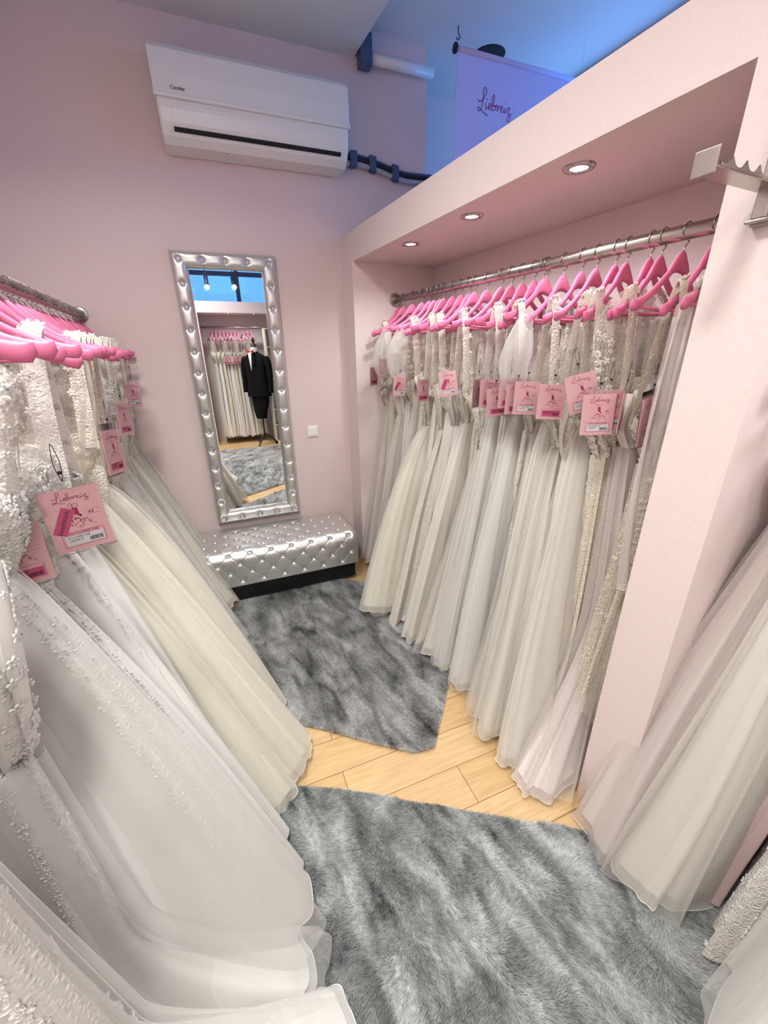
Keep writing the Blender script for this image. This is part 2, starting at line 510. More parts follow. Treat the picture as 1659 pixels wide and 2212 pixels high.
# the niche wall on the right: far cheek, pillar, soffit box, back panel
SO, TP = 2.105, 2.265
mb = MB(); Tu = lambda d, s, z: U(d, s, z)
mb.box(0, 0.66, -0.02, 0.19, 0, SO, Tu)
mb.box(0, 0.66, 2.262, 2.416, 0, SO, Tu)
mb.box(0, 0.66, 4.1, 4.25, 0, SO, Tu)
mb.box(0, 0.66, -0.02, 4.25, SO, TP, Tu)
mb.box(0.60, 0.66, 0.19, 4.1, 0, SO, Tu)
struct('wall_right', mb, MT['unit'])
# outer shop front with high windows behind the niche wall
mb = MB()
mb.box(1.7, 1.78, -0.7, 6.2, 0, 2.28, Tu); mb.box(1.7, 1.78, -0.7, 6.2, 3.2, 3.4, Tu)
for s in (-0.7, 1.0, 2.7, 4.4, 6.1): mb.box(1.7, 1.78, s, s + 0.08, 2.28, 3.2, Tu)
struct('wall_street', mb, MT['wall'])
# rear niche seen in the mirror

mb = MB()
mb.box(-0.25, -0.10, YR - 0.6, YR, 0, 2.19)
mb.box(-0.25, 2.6, YR - 0.6, YR, 2.19, 2.357)
mb.box(-0.25, 2.6, YR - 0.66, YR - 0.6, 0, 2.357)
mb.box(1.9, 2.05, YR - 0.6, YR, 0, 2.19)
struct('wall_rear_niche', mb, MT['unit'])
mb = MB().box(-1.4, -0.25, YR - 0.1, YR, 0, 3.28).box(2.05, 3.4, YR - 0.1, YR, 0, 3.28).box(-0.16, 2.05, YR - 0.95, YR - 0.9, 0, 2.35)
struct('wall_rear', mb, MT['wall'])
# high rear windows
wf = MB()
for x in (-0.2, 0.62, 1.4, 2.05): wf.box(x, x + 0.07, -3.0, -2.94, 2.3, 3.28)
wf.box(-0.2, 2.1, -3.0, -2.94, 2.3, 2.4).box(-0.2, 2.1, -3.0, -2.93, 2.86, 2.93)
o = struct('window_1', wf, MT['grey'])
pn = MB().box(-0.2, 2.1, -2.975, -2.97, 2.3, 3.28).build('pane', MT['pane'], o)
# building opposite, seen through the rear window in the mirror
b = MB().box(-2.2, 0.1, -7.5, -7.0, 0, 4.2).box(1.3, 2.3, -8.0, -7.0, 0, 3.9)
b.box(0.1, 1.3, -7.6, -7.2, 0, 3.05)
o = b.build('building', pbr('facade_plaster', srgb(120, 150, 180), 0.8))
tag(o, 'pale facade across the street behind the high rear window', 'building')

# ------------------------------------------------------------------ ceiling things
for i, (p, e_) in enumerate(FILL_LAMPS):  # housings for the added, unseen fill lamps
    t = empty('added_fill_lamp', (p[0], p[1], ZL))
    tag(t, 'added flat round white fill lamp on the low ceiling, out of view', 'lamp', 'added fill lamps')
    MB().lathe([(0.19, -0.03), (0.205, -0.02), (0.205, 0.0), (0.0, 0.0)], 32).build('housing', MT['white_plastic'], t, smooth=False)
    MB().lathe([(0.0, -0.032), (0.186, -0.031), (0.19, -0.029)], 32, cap=False).build('diffuser', MT['lampglass'], t)

def downlight(s, lab):
    t = empty('downlight', U(0.113, s, SO))
    tag(t, lab, 'lamp')
    MB().lathe([(0.026, 0.004), (0.028, -0.006), (0.044, -0.006), (0.048, -0.001), (0.048, 0.0)], 32, cap=False).build('trim_ring', MT['steel'], t, smooth=True)
    MB().lathe([(0.0, -0.003), (0.016, -0.0045), (0.027, -0.003)], 28, cap=False).build('lamp_glass', MT['downglass'], t, smooth=True)
    return t
downlight(0.723, 'farthest recessed spotlight in the niche soffit, near the back wall')
downlight(1.236, 'middle recessed spotlight in the niche soffit')
downlight(1.763, 'nearest and largest recessed spotlight in the niche soffit')
downlight(2.75, 'recessed spotlight of the niche beyond the pillar')
downlight(3.3, 'recessed spotlight of the outer niche beyond the pillar')

for x, lab in ((0.38, 'left small recessed lamp of the rear niche, reflected in the mirror'), (0.80, 'right small recessed lamp of the rear niche, reflected in the mirror')):
    t = empty('downlight', (x, YR - 0.12, 2.19)); tag(t, lab, 'lamp')
    MB().lathe([(0.028, -0.006), (0.044, -0.006), (0.048, 0.0)], 24, cap=False).build('trim_ring', MT['steel'], t, smooth=True)
    MB().lathe([(0.0, -0.004), (0.028, -0.003)], 20, cap=False).build('lamp_glass', MT['downglass'], t)
for k, (p, d) in enumerate(SPOTS):
    t = empty('track_spotlight', (p[0], p[1], 2.86))
    tag(t, ['left', 'right'][k] + ' dark track spotlight seen at the top of the mirror', 'lamp')
    dv = Vector(d).normalized(); dz = Vector((0, 0, -1)); dd = (dz * 0.9 + dv * 0.45).normalized()
    e0 = Vector((0, 0, -0.30)); a0 = e0 - dd * 0.17
    lh = MB().tube([a0, e0], 0.034, 20).build('lamp_head', MT['strap'], t, smooth=True)
    MB().tube([e0, e0 + dd * 0.004], 0.028, 20).build('lamp_glass', MT['lampglass'], lh)
    MB().tube([a0 + dd * 0.04, a0 + Vector((0, 0, 0.17)) + dd * 0.02], 0.008, 10).build('stem', MT['strap'], t)
o = MB().box(-0.15, 2.0, -2.06, -2.02, 2.86, 2.90).tube([(0.1, -2.04, 2.9), (0.1, -2.04, 3.28)], 0.006).tube([(1.6, -2.04, 2.9), (1.6, -2.04, 3.28)], 0.006).build('light_track', MT['strap'])
tag(o, 'dark lighting track hanging in front of the high rear windows', 'track')

# air conditioner
def ac():
    t = empty('air_conditioner', (-0.06, 2.95, 2.58))
    tag(t, 'white wall-mounted air conditioner above the tufted mirror', 'air conditioner')
    W_ = 0.975
    # front face profile (y from wall, z)
    up_ = [(0.0, 0.40), (-0.13, 0.385), (-0.178, 0.362), (-0.196, 0.34), (-0.205, 0.25), (-0.206, 0.165), (0.0, 0.165)]
    lo_ = [(0.0, 0.165), (-0.200, 0.165), (-0.200, 0.12), (-0.190, 0.07), (-0.165, 0.025), (-0.13, 0.0), (0.0, -0.005)]
    def ext(prof, x0, x1, name, mat, bev):
        n = len(prof); mb = MB()
        V = [(x0, y, z) for y, z in prof] + [(x1, y, z) for y, z in prof]
        mb.add(V, [tuple(range(n)), tuple(range(2 * n - 1, n - 1, -1))] + [(i, n + i, n + (i + 1) % n, (i + 1) % n) for i in range(n)])
        return mb.build(name, mat, t, bevel=bev)
    ext(up_, 0, W_, 'front_panel', MT['gloss_white'], 0.004)
    ext(lo_, 0.006, W_ - 0.006, 'body', MT['white_plastic'], 0.012)
    MB().box(-0.002, W_ + 0.002, -0.212, 0, 0.158, 0.174).build('trim_strip', MT['white_plastic'], t, bevel=0.003)
    fl = [(-0.2035, 0.142), (-0.2025, 0.12), (-0.193, 0.072), (-0.184, 0.052), (-0.180, 0.054), (-0.189, 0.075), (-0.198, 0.12), (-0.199, 0.142)]
    ext(fl, 0.07, W_ - 0.055, 'louver', MT['white_plastic'], 0.0015)
    ext([(-0.188, 0.0535), (-0.1895, 0.0545), (-0.1845, 0.042), (-0.178, 0.038), (-0.172, 0.045)], 0.066, W_ - 0.052, 'air_outlet', MT['darkslot'], 0)
    for x in (0.33, 0.73):
        MB().lathe([(0.010, -0.008), (0.010, 0.004)], 12, lambda a, b_, c: (x + a, -0.115 + b_, c - 0.004)).build('latch', MT['wall'], t)
    cu = bpy.data.curves.new('logo_text', 'FONT'); cu.body = "Comfee'"; cu.size = 0.020; cu.shear = 0.2; cu.extrude = 0.0004
    o = text_obj(cu, 'brand_lettering', MT['ink'], t)
    o.rotation_euler = (PI / 2, 0, 0); o.location = (0.075, -0.2075, 0.19)
    return t
def text_obj(cu, name, mat, parent):
    tmp = bpy.data.objects.new('tmp', cu); COL.objects.link(tmp)
    dg = bpy.context.evaluated_depsgraph_get(); dg.update()
    me = bpy.data.meshes.new_from_object(tmp.evaluated_get(dg))
    bpy.data.objects.remove(tmp)
    me.name = name; me.materials.clear(); me.materials.append(mat)
    return link(name, me, parent)
ac()

# pipe bundle
hp = [(0.905, 2.92, 2.667), (0.97, 2.915, 2.672), (1.034, 2.915, 2.672), (1.156, 2.915, 2.655), (1.25, 2.915, 2.636), (1.349, 2.915, 2.622), (1.517, 2.915, 2.626), (1.7, 2.93, 2.63)]
def smooth_path(P, n=8):
    P = [Vector(p) for p in P]; out = []
    for i in range(len(P) - 1):
        p0 = P[max(i - 1, 0)]; p1 = P[i]; p2 = P[i + 1]; p3 = P[min(i + 2, len(P) - 1)]
        for k in range(n):
            t = k / n
            out.append(0.5 * ((2 * p1) + (p2 - p0) * t + (2 * p0 - 5 * p1 + 4 * p2 - p3) * t * t + (3 * p1 - p0 - 3 * p2 + p3) * t ** 3))
    out.append(P[-1]); return out
t = empty('pipe_bundle', (0.905, 2.92, 2.66)); tag(t, 'black and grey air conditioner pipes strapped along the wall', 'pipe')
off = Vector((0.905, 2.92, 2.66))
sp = [p - off for p in smooth_path(hp)]
MB().tube(sp, 0.012, 10).build('black_hose', MT['black'], t, smooth=True)
MB().tube([p + Vector((0, 0.006, -0.024)) for p in sp], 0.014, 10).build('insulated_pipe', MT['tape'], t, smooth=True)
MB().tube([p + Vector((0, 0.012, 0.017)) for p in sp], 0.010, 10).build('cable', MT['strap'], t, smooth=True)
for q in (10, 21, 33):
    c = sp[q]; d = (sp[q + 1] - sp[q]).normalized()
    mb = MB()
    mb.box(-0.022, 0.022, -0.022, 0.022, -0.046, 0.034, lambda x, y, z, c=c, d=d: c + d * x + Vector((0, y, z)))
    mb.build('strap', MT['strap'], t, bevel=0.006)
# horizontal casing and bracket at the ceiling step
t = empty('blind_casing', (1.08, 2.89, 3.13)); tag(t, 'white horizontal roller casing under the raised ceiling', 'blind')
MB().tube([(0.02, 0, 0), (0.42, 0, 0)], 0.026, 20).build('tube', MT['white_plastic'], t, smooth=True)
MB().box(-0.05, 0.02, -0.04, 0.03, -0.05, 0.09).box(-0.035, -0.02, -0.05, -0.04, -0.07, -0.04).build('bracket', MT['strap'], t, bevel=0.004)
# hook and ceiling hole with stem
o = MB().tube(smooth_path([(0, 0, 0), (0, 0, -0.03), (0.012, 0, -0.045), (0, 0, -0.06), (-0.012, 0, -0.05)], 4), 0.0035, 6).build('ceiling_hook', MT['strap'], smooth=True)
o.location = (1.58, 2.74, ZH); tag(o, 'small metal hook screwed into the bluish ceiling', 'hook')
t = empty('ceiling_lamp_mount', (1.89, 2.89, ZH)); tag(t, 'round dark opening with a white stem in the bluish ceiling', 'lamp')
MB().lathe([(0.0, -0.002), (0.095, -0.003), (0.10, 0.0)], 28, cap=False).build('opening', MT['darkslot'], t)
MB().tube([(0.01, 0, 0), (0.01, 0, -0.25)], 0.011, 10).build('stem', MT['white_plastic'], t, smooth=True)

# handwritten logo strokes (x,y in a 0..100 box)
LOGO = [
 [(2, 66), (5, 60), (12, 62), (20, 74), (25, 90), (22, 99), (17, 94), (17, 78), (16, 58), (12, 40), (6, 34), (2, 38), (5, 44), (13, 39), (24, 30), (33, 27)],
 [(24.5, 60), (24, 46), (26, 43), (30, 49), (34, 50), (38, 56), (37, 60), (33, 58), (33, 48), (36, 44), (41, 50), (47, 70), (47, 84), (43, 82), (42, 66), (42, 46), (47, 44), (52, 50), (50, 58), (46, 56), (52, 56), (56, 58)],
 [(56, 62), (58, 56), (58, 44), (60, 54), (64, 60), (67, 56)],
 [(66, 50), (70, 52), (73, 57), (71, 60), (68, 56), (68, 47), (72, 44), (77, 50)],
 [(79, 58), (78, 47), (80, 44), (84, 52), (88, 59), (94, 59), (87, 46), (92, 44), (96, 34), (92, 22), (87, 24), (89, 34), (100, 46)],
 [(26, 68), (28, 71)], [(80, 68), (82, 71)], [(102, 66), (103, 67)]]
def logo_strokes(mb, x0, y0, w, thick, T, z=0.0, ys=0.55):
    for st in LOGO:
        pts = smooth_path([(x0 + a / 100 * w, y0 + b_ / 100 * w * ys, 0) for a, b_ in st], 5)
        n = len(pts); V = []; F = []
        for i, p in enumerate(pts):
            d = pts[min(i + 1, n - 1)] - pts[max(i - 1, 0)]
            if d.length < 1e-9: d = Vector((1, 0, 0))
            d.normalize(); nn = Vector((-d.y, d.x, 0)) * thick / 2
            V += [T(p.x - nn.x, p.y - nn.y, z), T(p.x + nn.x, p.y + nn.y, z)]
        for i in range(n - 1): F.append((2 * i, 2 * i + 1, 2 * i + 3, 2 * i + 2))
        mb.add(V, F)
# banner above the niche
t = empty('hanging_sign', (1.44, 2.50, 2.3)); tag(t, 'pale lilac fabric sign with purple script logo hanging behind the niche top', 'sign')
MB().box(0, 0.95, -0.002, 0.002, 0.0, 0.735).build('panel', MT['banner'], t)
MB().tube([(-0.012, 0, 0.745), (0.96, 0, 0.745)], 0.014, 12).build('rod', MT['banner'], t, smooth=True)
MB().tube([(-0.018, 0, 0.745), (-0.008, 0, 0.745)], 0.022, 12).build('end_cap', MT['black'], t)
MB().tube([(0.12, 0, 0.745), (0.12, 0, 0.98)], 0.0008, 5).tube([(0.84, 0, 0.745), (0.84, 0, 0.98)], 0.0008, 5).build('suspension_wire', MT['banner'], t)
mb = MB(); logo_strokes(mb, 0.135, 0.46, 0.235, 0.0040, lambda x, y, z: (x, -0.0035, y), 0.0, 0.68); mb.build('logo_print', MT['purple'], t)

# light switch
t = empty('light_switch', (0.612, 2.95, 1.045)); tag(t, 'white square light switch between mirror and niche', 'switch')
MB().box(-0.040, 0.040, -0.009, 0, -0.040, 0.040).build('plate', MT['switch'], t, bevel=0.003)
MB().box(-0.029, 0.029, -0.014, -0.008, -0.029, 0.029).build('rocker', MT['switch'], t, bevel=0.003)

# ------------------------------------------------------------------ tufted mirror
def tufted_mirror():
    x0, x1, z0, z1 = -0.133, 0.461, 0.438, 2.139
    bw = 0.092
    t = empty('wall_mirror', ((x0 + x1) / 2, 2.95, z0)); tag(t, 'tall wall mirror in a silver tufted frame with crystal buttons', 'mirror')
    cx, W_, H_ = 0.0, x1 - x0, z1 - z0
    nb_h, nb_v = 5, 14
    bx = [-(W_ - bw) / 2 + i * (W_ - bw) / (nb_h - 1) for i in range(nb_h)]
    bz = [bw / 2 + i * (H_ - bw) / (nb_v - 1) for i in range(nb_v)]
    btn = [(x, z) for x in bx for z in (bz[0], bz[-1])] + [(x, z) for z in bz[1:-1] for x in (bx[0], bx[-1])]
    B = np.array(btn)
    def height(X, Z, w, horiz):
        # w 0..1 across the band
        h = 0.042 * np.clip(1 - np.abs(2 * w - 1) ** 3.0, 0, 1) ** 0.6
        d = np.min(np.hypot(X[..., None] - B[:, 0], Z[..., None] - B[:, 1]), -1)
        h = h - 0.018 * np.exp(-(d / 0.011) ** 2) - 0.006 * np.exp(-(d / 0.024) ** 2)
        if horiz: q = np.min(np.abs(X[..., None] - np.array(bx)), -1)
        else: q = np.min(np.abs(Z[..., None] - np.array(bz)), -1)
        h = h - 0.004 * np.exp(-(q / 0.0022) ** 2) * (h > 0.004)
        return np.maximum(h, 0.001)
    mb_v = []; mb_f = []; off = 0
    NL, NH, NW = 300, 110, 22
    for side in range(4):
        horiz = side < 2
        n = NH if horiz else NL
        u = np.linspace(0, 1, n)[:, None]; w = np.linspace(0, 1, NW)[None, :]
        ins = bw * w
        if side == 0:   X = (-W_ / 2 + ins) + u * (W_ - 2 * ins); Z = 0 * u + ins
        elif side == 1: X = (W_ / 2 - ins) - u * (W_ - 2 * ins); Z = 0 * u + H_ - ins
        elif side == 2: Z = (H_ - ins) - u * (H_ - 2 * ins); X = 0 * u - W_ / 2 + ins
        else:           Z = ins + u * (H_ - 2 * ins); X = 0 * u + W_ / 2 - ins
        h = height(X, Z, w + 0 * u, horiz)
        V = np.stack([X, -h - 0.006, Z], -1).reshape(-1, 3)
        mb_v.append(V); mb_f.append(grid_faces(n, NW, False) + off); off += len(V)
    me = mesh('frame', np.concatenate(mb_v), np.concatenate(mb_f))
    fro = link('frame', me, t, MT['silver'])
    MB().box(-W_ / 2, W_ / 2, -0.008, 0, 0, H_).build('backing', MT['silver'], t, bevel=0.003)
    g = MB().box(-W_ / 2 + bw * .9, W_ / 2 - bw * .9, -0.014, -0.0085, bw * .9, H_ - bw * .9).build('mirror_glass', MT['mirror'], t)
    bm_ = MB().lathe([(0.0105, 0.0), (0.0115, 0.003), (0.0095, 0.004), (0.008, 0.0035), (0.0075, 0.005), (0.004, 0.0085), (0.0, 0.0088)], 12, lambda x, y, z: (x, -z, y), cap=False)
    me = mesh('button', bm_.v, bm_.f, False)
    me.materials.append(MT['crystal'])
    for (x, z) in btn:
        o = link('button', me, fro); o.location = (x, -0.028, z)
tufted_mirror()

# ------------------------------------------------------------------ tufted bench
def bench():
    x0, x1, y0, y1, zb, zt = -0.30, 0.79, 2.49, 2.93, 0.155, 0.405
    t = empty('tufted_bench', ((x0 + x1) / 2, (y0 + y1) / 2, 0)); tag(t, 'silver tufted bench with crystal buttons below the mirror', 'bench')
    cx, cy = (x0 + x1) / 2, (y0 + y1) / 2
    W_, D_, R_ = x1 - x0, y1 - y0, 0.085
    # profile path: front bottom -> front -> over the rounded edge -> top -> back
    prof = []
    n = 34
    fh = zt - zb
    for i in range(n): prof.append((-D_ / 2, zb + (fh - R_) * i / n))
    for i in range(n): a = PI / 2 * i / n; prof.append((-D_ / 2 + R_ - R_ * math.cos(a), zt - R_ + R_ * math.sin(a)))
    for i in range(80): prof.append((-D_ / 2 + R_ + (D_ - R_ - 0.03) * i / 79, zt))
    for i in range(1, 12): a = PI / 2 * i / 11; prof.append((D_ / 2 - 0.03 + 0.03 * math.sin(a), zt - 0.03 + 0.03 * math.cos(a)))
    prof.append((D_ / 2, zb))
    prof = np.array(prof)
    seg = np.hypot(*np.diff(prof, axis=0).T); L = np.concatenate([[0], np.cumsum(seg)])
    nu = 330
    us = np.linspace(-W_ / 2, W_ / 2, nu)
    tn = np.gradient(prof, axis=0); nrm = np.stack([-tn[:, 1], tn[:, 0]], -1); nrm /= np.linalg.norm(nrm, axis=1)[:, None] + 1e-9
    rows = [0.035, 0.098, 0.162, 0.226, 0.29, 0.354, 0.418, 0.482, 0.546]
    sp_ = 0.1365; btn = []
    for r, l in enumerate(rows):
        xs = np.arange(-W_ / 2 + (0.068 if r % 2 else 0.0), W_ / 2 + 0.01, sp_)
        for x in xs:
            if -W_ / 2 + 0.02 < x < W_ / 2 - 0.02: btn.append((x, l))
    B = np.array(btn)
    Lg = L[:, None] + 0 * us[None, :]; Ug = us[None, :] + 0 * L[:, None]
    d = np.min(np.hypot(Ug[..., None] - B[:, 0], Lg[..., None] - B[:, 1]), -1)
    rs = 0.0640
    p = (Ug + W_ / 2) / sp_; q = (Lg - rows[0]) / (2 * rs)
    c1 = np.abs(((p + q) + 0.5) % 1 - 0.5); c2 = np.abs(((p - q) + 0.5) % 1 - 0.5)
    cr = np.minimum(c1, c2) * 0.10
    h = -0.013 * np.exp(-(d / 0.009) ** 2) - 0.005 * np.exp(-(d / 0.022) ** 2) - 0.0028 * np.exp(-(cr / 0.0022) ** 2)
    h *= (L[:, None] > 0.01)
    # round the two ends
    ex = np.clip((np.abs(Ug) - (W_ / 2 - 0.05)) / 0.05, 0, 1)
    shrink = 0.05 * (1 - np.sqrt(np.clip(1 - ex ** 2, 0, 1)))
    Y = prof[:, 0][:, None] + nrm[:, 0][:, None] * (h - shrink)
    Z = prof[:, 1][:, None] + nrm[:, 1][:, None] * (h - shrink)
    V = np.stack([Ug, Y, Z], -1).reshape(-1, 3)
    me = mesh('cushion', V, grid_faces(len(prof), nu, False))
    # end caps
    cuo = link('cushion', me, t, MT['silver'])
    for sgn in (-1, 1):
        c = MB(); idx = 0 if sgn < 0 else nu - 1
        ring = [(float(Ug[k, idx]), float(Y[k, idx]), float(Z[k, idx])) for k in range(0, len(prof), 3)]
        c.add(ring, [tuple(range(len(ring)))]); c.build('end_panel', MT['silver'], t)
    bm_ = MB().lathe([(0.011, -0.004), (0.0115, 0.001), (0.009, 0.0025), (0.005, 0.006), (0.0, 0.0065)], 10, cap=False)
    me = mesh('button', bm_.v, bm_.f, False); me.materials.append(MT['crystal'])
    for x, l in btn:
        k = int(np.argmin(np.abs(L - l)))
        if l > L[-1] - 0.1: continue
        pp = prof[k] + nrm[k] * (-0.015)
        b = link('button', me, cuo); b.location = (x, pp[0], pp[1])
        b.rotation_euler = Vector((0, nrm[k][0], nrm[k][1])).to_track_quat('Z', 'Y').to_euler()
    MB().box(-W_ / 2 + 0.03, W_ / 2 - 0.03, -D_ / 2 + 0.035, D_ / 2, 0.03, zb + 0.01).box(-W_ / 2 + 0.02, W_ / 2 - 0.02, -D_ / 2 + 0.02, D_ / 2, zb - 0.012, zb + 0.01).build('plinth', MT['rubberleg'], t)
    for sx in (-1, 1):
        for sy in (-1, 1):
            MB().lathe([(0.014, 0.0), (0.022, zb - 0.01)], 14, lambda x, y, z, sx=sx, sy=sy: (x + sx * (W_ / 2 - 0.10), y + sy * (D_ / 2 - 0.10), z)).build('leg', MT['rubberleg'], t, smooth=True)
bench()

# ------------------------------------------------------------------ rails
def rail(name, a, b, r, lab, ends):
    t = empty(name, a); tag(t, lab, 'rail')
    d = b - a
    MB().tube([Vector((0, 0, 0)), d], r, 28).build('tube', MT['steel'], t, smooth=True)
    dn = d.normalized()
    for e_ in ends:
        c = Vector((0, 0, 0)) if e_ == 0 else d
        s = 1 if e_ == 0 else -1
        pts = [c, c + dn * 0.006 * s, c + dn * 0.008 * s, c + dn * 0.010 * s, c + dn * 0.028 * s]
        MB().tube(pts, [0.040, 0.040, 0.037, r + 0.006, r + 0.005], 32).build('flange', MT['steel'], t, smooth=False, bevel=0.001)
RZ, LZ = 1.90, 1.80
rail('clothes_rail', U(0.297, 0.19, RZ), U(0.297, 2.262, RZ), 0.0205, 'brushed steel clothes rail of the right-hand niche', (0, 1))
rail('clothes_rail', LU(0, -0.02, LZ), LU(0, 4.4, LZ), 0.021, 'brushed steel clothes rail fixed to the back wall, left of the mirror', (0,))
rail('clothes_rail', U(0.297, 2.416, RZ), U(0.297, 4.1, RZ), 0.0205, 'steel clothes rail of the niche beyond the pillar', (0, 1))
rail('clothes_rail', Vector((-0.10, YR - 0.3, 1.98)), Vector((1.9, YR - 0.3, 1.98)), 0.019, 'steel clothes rail of the rear niche reflected in the mirror', (0, 1))

# waterfall bracket on the pillar
t = empty('wall_bracket', U(0, 2.35, 1.875)); t.rotation_euler = (0, 0, math.atan2(-N.y, -N.x))
tag(t, 'brushed steel waterfall arm with notches mounted on the pillar', 'bracket')
MB().box(0.0, 0.012, -0.02, 0.02, -0.06, 0.62).build('upright', MT['steel'], t, bevel=0.002)
ar = MB(); n_ = 40; x0_, x1_ = 0.0, 0.235
# channel: flat bottom with one scalloped side wall
ar.box(x0_, x1_, -0.020, 0.020, -0.002, 0.001)
top = []
for i in range(101):
    x = x0_ + 0.02 + (x1_ - x0_ - 0.03) * i / 100
    ph = (x - x0_ - 0.02) / 0.043
    top.append((x, 0.005 + 0.013 * (1 - abs(math.sin(PI * ph))) ** 1.3))
poly = [(x0_ + 0.02, 0.0)] + [(x1_ - 0.01, 0.0)] + top[::-1]
ar.prism(poly, 0.018, 0.020).prism(poly, -0.020, -0.018)
ar.build('arm', MT['steel'], t)
MB().box(x1_ - 0.001, x1_ + 0.0015, -0.020, 0.020, -0.010, 0.028).build('end_plate', MT['steel'], t, bevel=0.002)
MB().box(0.012, 0.03, -0.012, 0.012, -0.05, 0.0).box(0.008, 0.03, -0.022, 0.022, -0.056, -0.050).build('clamp', MT['steel'], t, bevel=0.002)

# ------------------------------------------------------------------ hangers
def make_hanger(lab, group):
    t = empty('coat_hanger', (0, 0, 0)); tag(t, lab, 'hanger', group)
    HW = 0.225
    n = 44; V = []; F = []
    for i in range(n + 1):
        x = -HW + 2 * HW * i / n; a = abs(x) / HW
        zt = -0.046 - 0.148 * (1 - (1 - a) ** 1.75) * min(1.0, a / 0.22) ** 0.75
        th = 0.024 + 0.034 * math.exp(-(a / 0.16) ** 2) + 0.007 * math.exp(-((a - 0.86) / 0.12) ** 2)
        if a > 0.90: th *= math.sqrt(max(0.0, 1 - ((a - 0.90) / 0.102) ** 2))
        zb = zt - th
        if a > 0.90: zb -= 0.012 * (a - 0.9) / 0.1
        y = 0.020 * a * a; hy = 0.006 + 0.0025 * a
        hy *= (1 if a < 0.93 else math.sqrt(max(0.05, 1 - ((a - 0.93) / 0.072) ** 2)))
        c = 0.25
        V += [(x, y - hy * c, zt), (x, y + hy * c, zt), (x, y + hy, zt - th * .22), (x, y + hy, zb + th * .22), (x, y + hy * c, zb), (x, y - hy * c, zb), (x, y - hy, zb + th * .22), (x, y - hy, zt - th * .22)]
    m = 8
    for i in range(n):
        for k in range(m): F.append((i * m + k, i * m + (k + 1) % m, (i + 1) * m + (k + 1) % m, (i + 1) * m + k))
    F.append(tuple(range(m - 1, -1, -1))); F.append(tuple(n * m + k for k in range(m)))
    MB().add(V, F).build('hanger_arms', MT['pinkwood'], t, smooth=True)
    MB().tube([(-0.185, 0.014, -0.207), (0, 0.008, -0.212), (0.185, 0.014, -0.207)], 0.0052, 8).build('trouser_bar', MT['pinkwood'], t, smooth=True)
    pts = []
    for k in range(15):
        a = -0.55 + (PI + 0.9) * k / 14
        pts.append((0.0245 * math.cos(a), 0, 0.0245 * math.sin(a)))
    pts = pts[::-1]
    # from free end over the rail, then down the neck
    pts = [(-p[0], 0, p[2]) for p in pts]
    pts = pts[::-1]
    pts += [(-0.018, 0, -0.022), (-0.004, 0, -0.034), (0, 0, -0.045), (0, 0, -0.06)]
    MB().tube(pts, 0.0017, 6).build('hook', MT['wire'], t, smooth=True)
    return t
def copy_tree(o, parent=None):
    c = o.copy(); COL.objects.link(c)
    if parent is not None: c.parent = parent
    for ch in list(o.children): copy_tree(ch, c)
    return c
HANG = [None]
def hanger(loc, rz, lab, grp):
    if HANG[0] is None:
        HANG[0] = make_hanger(lab, grp); h = HANG[0]
    else:
        h = copy_tree(HANG[0])
    h.location = loc; h.rotation_euler = (random.uniform(-.02, .02), random.uniform(-.07, .07), rz)
    h['label'] = lab; h['group'] = grp
    return h

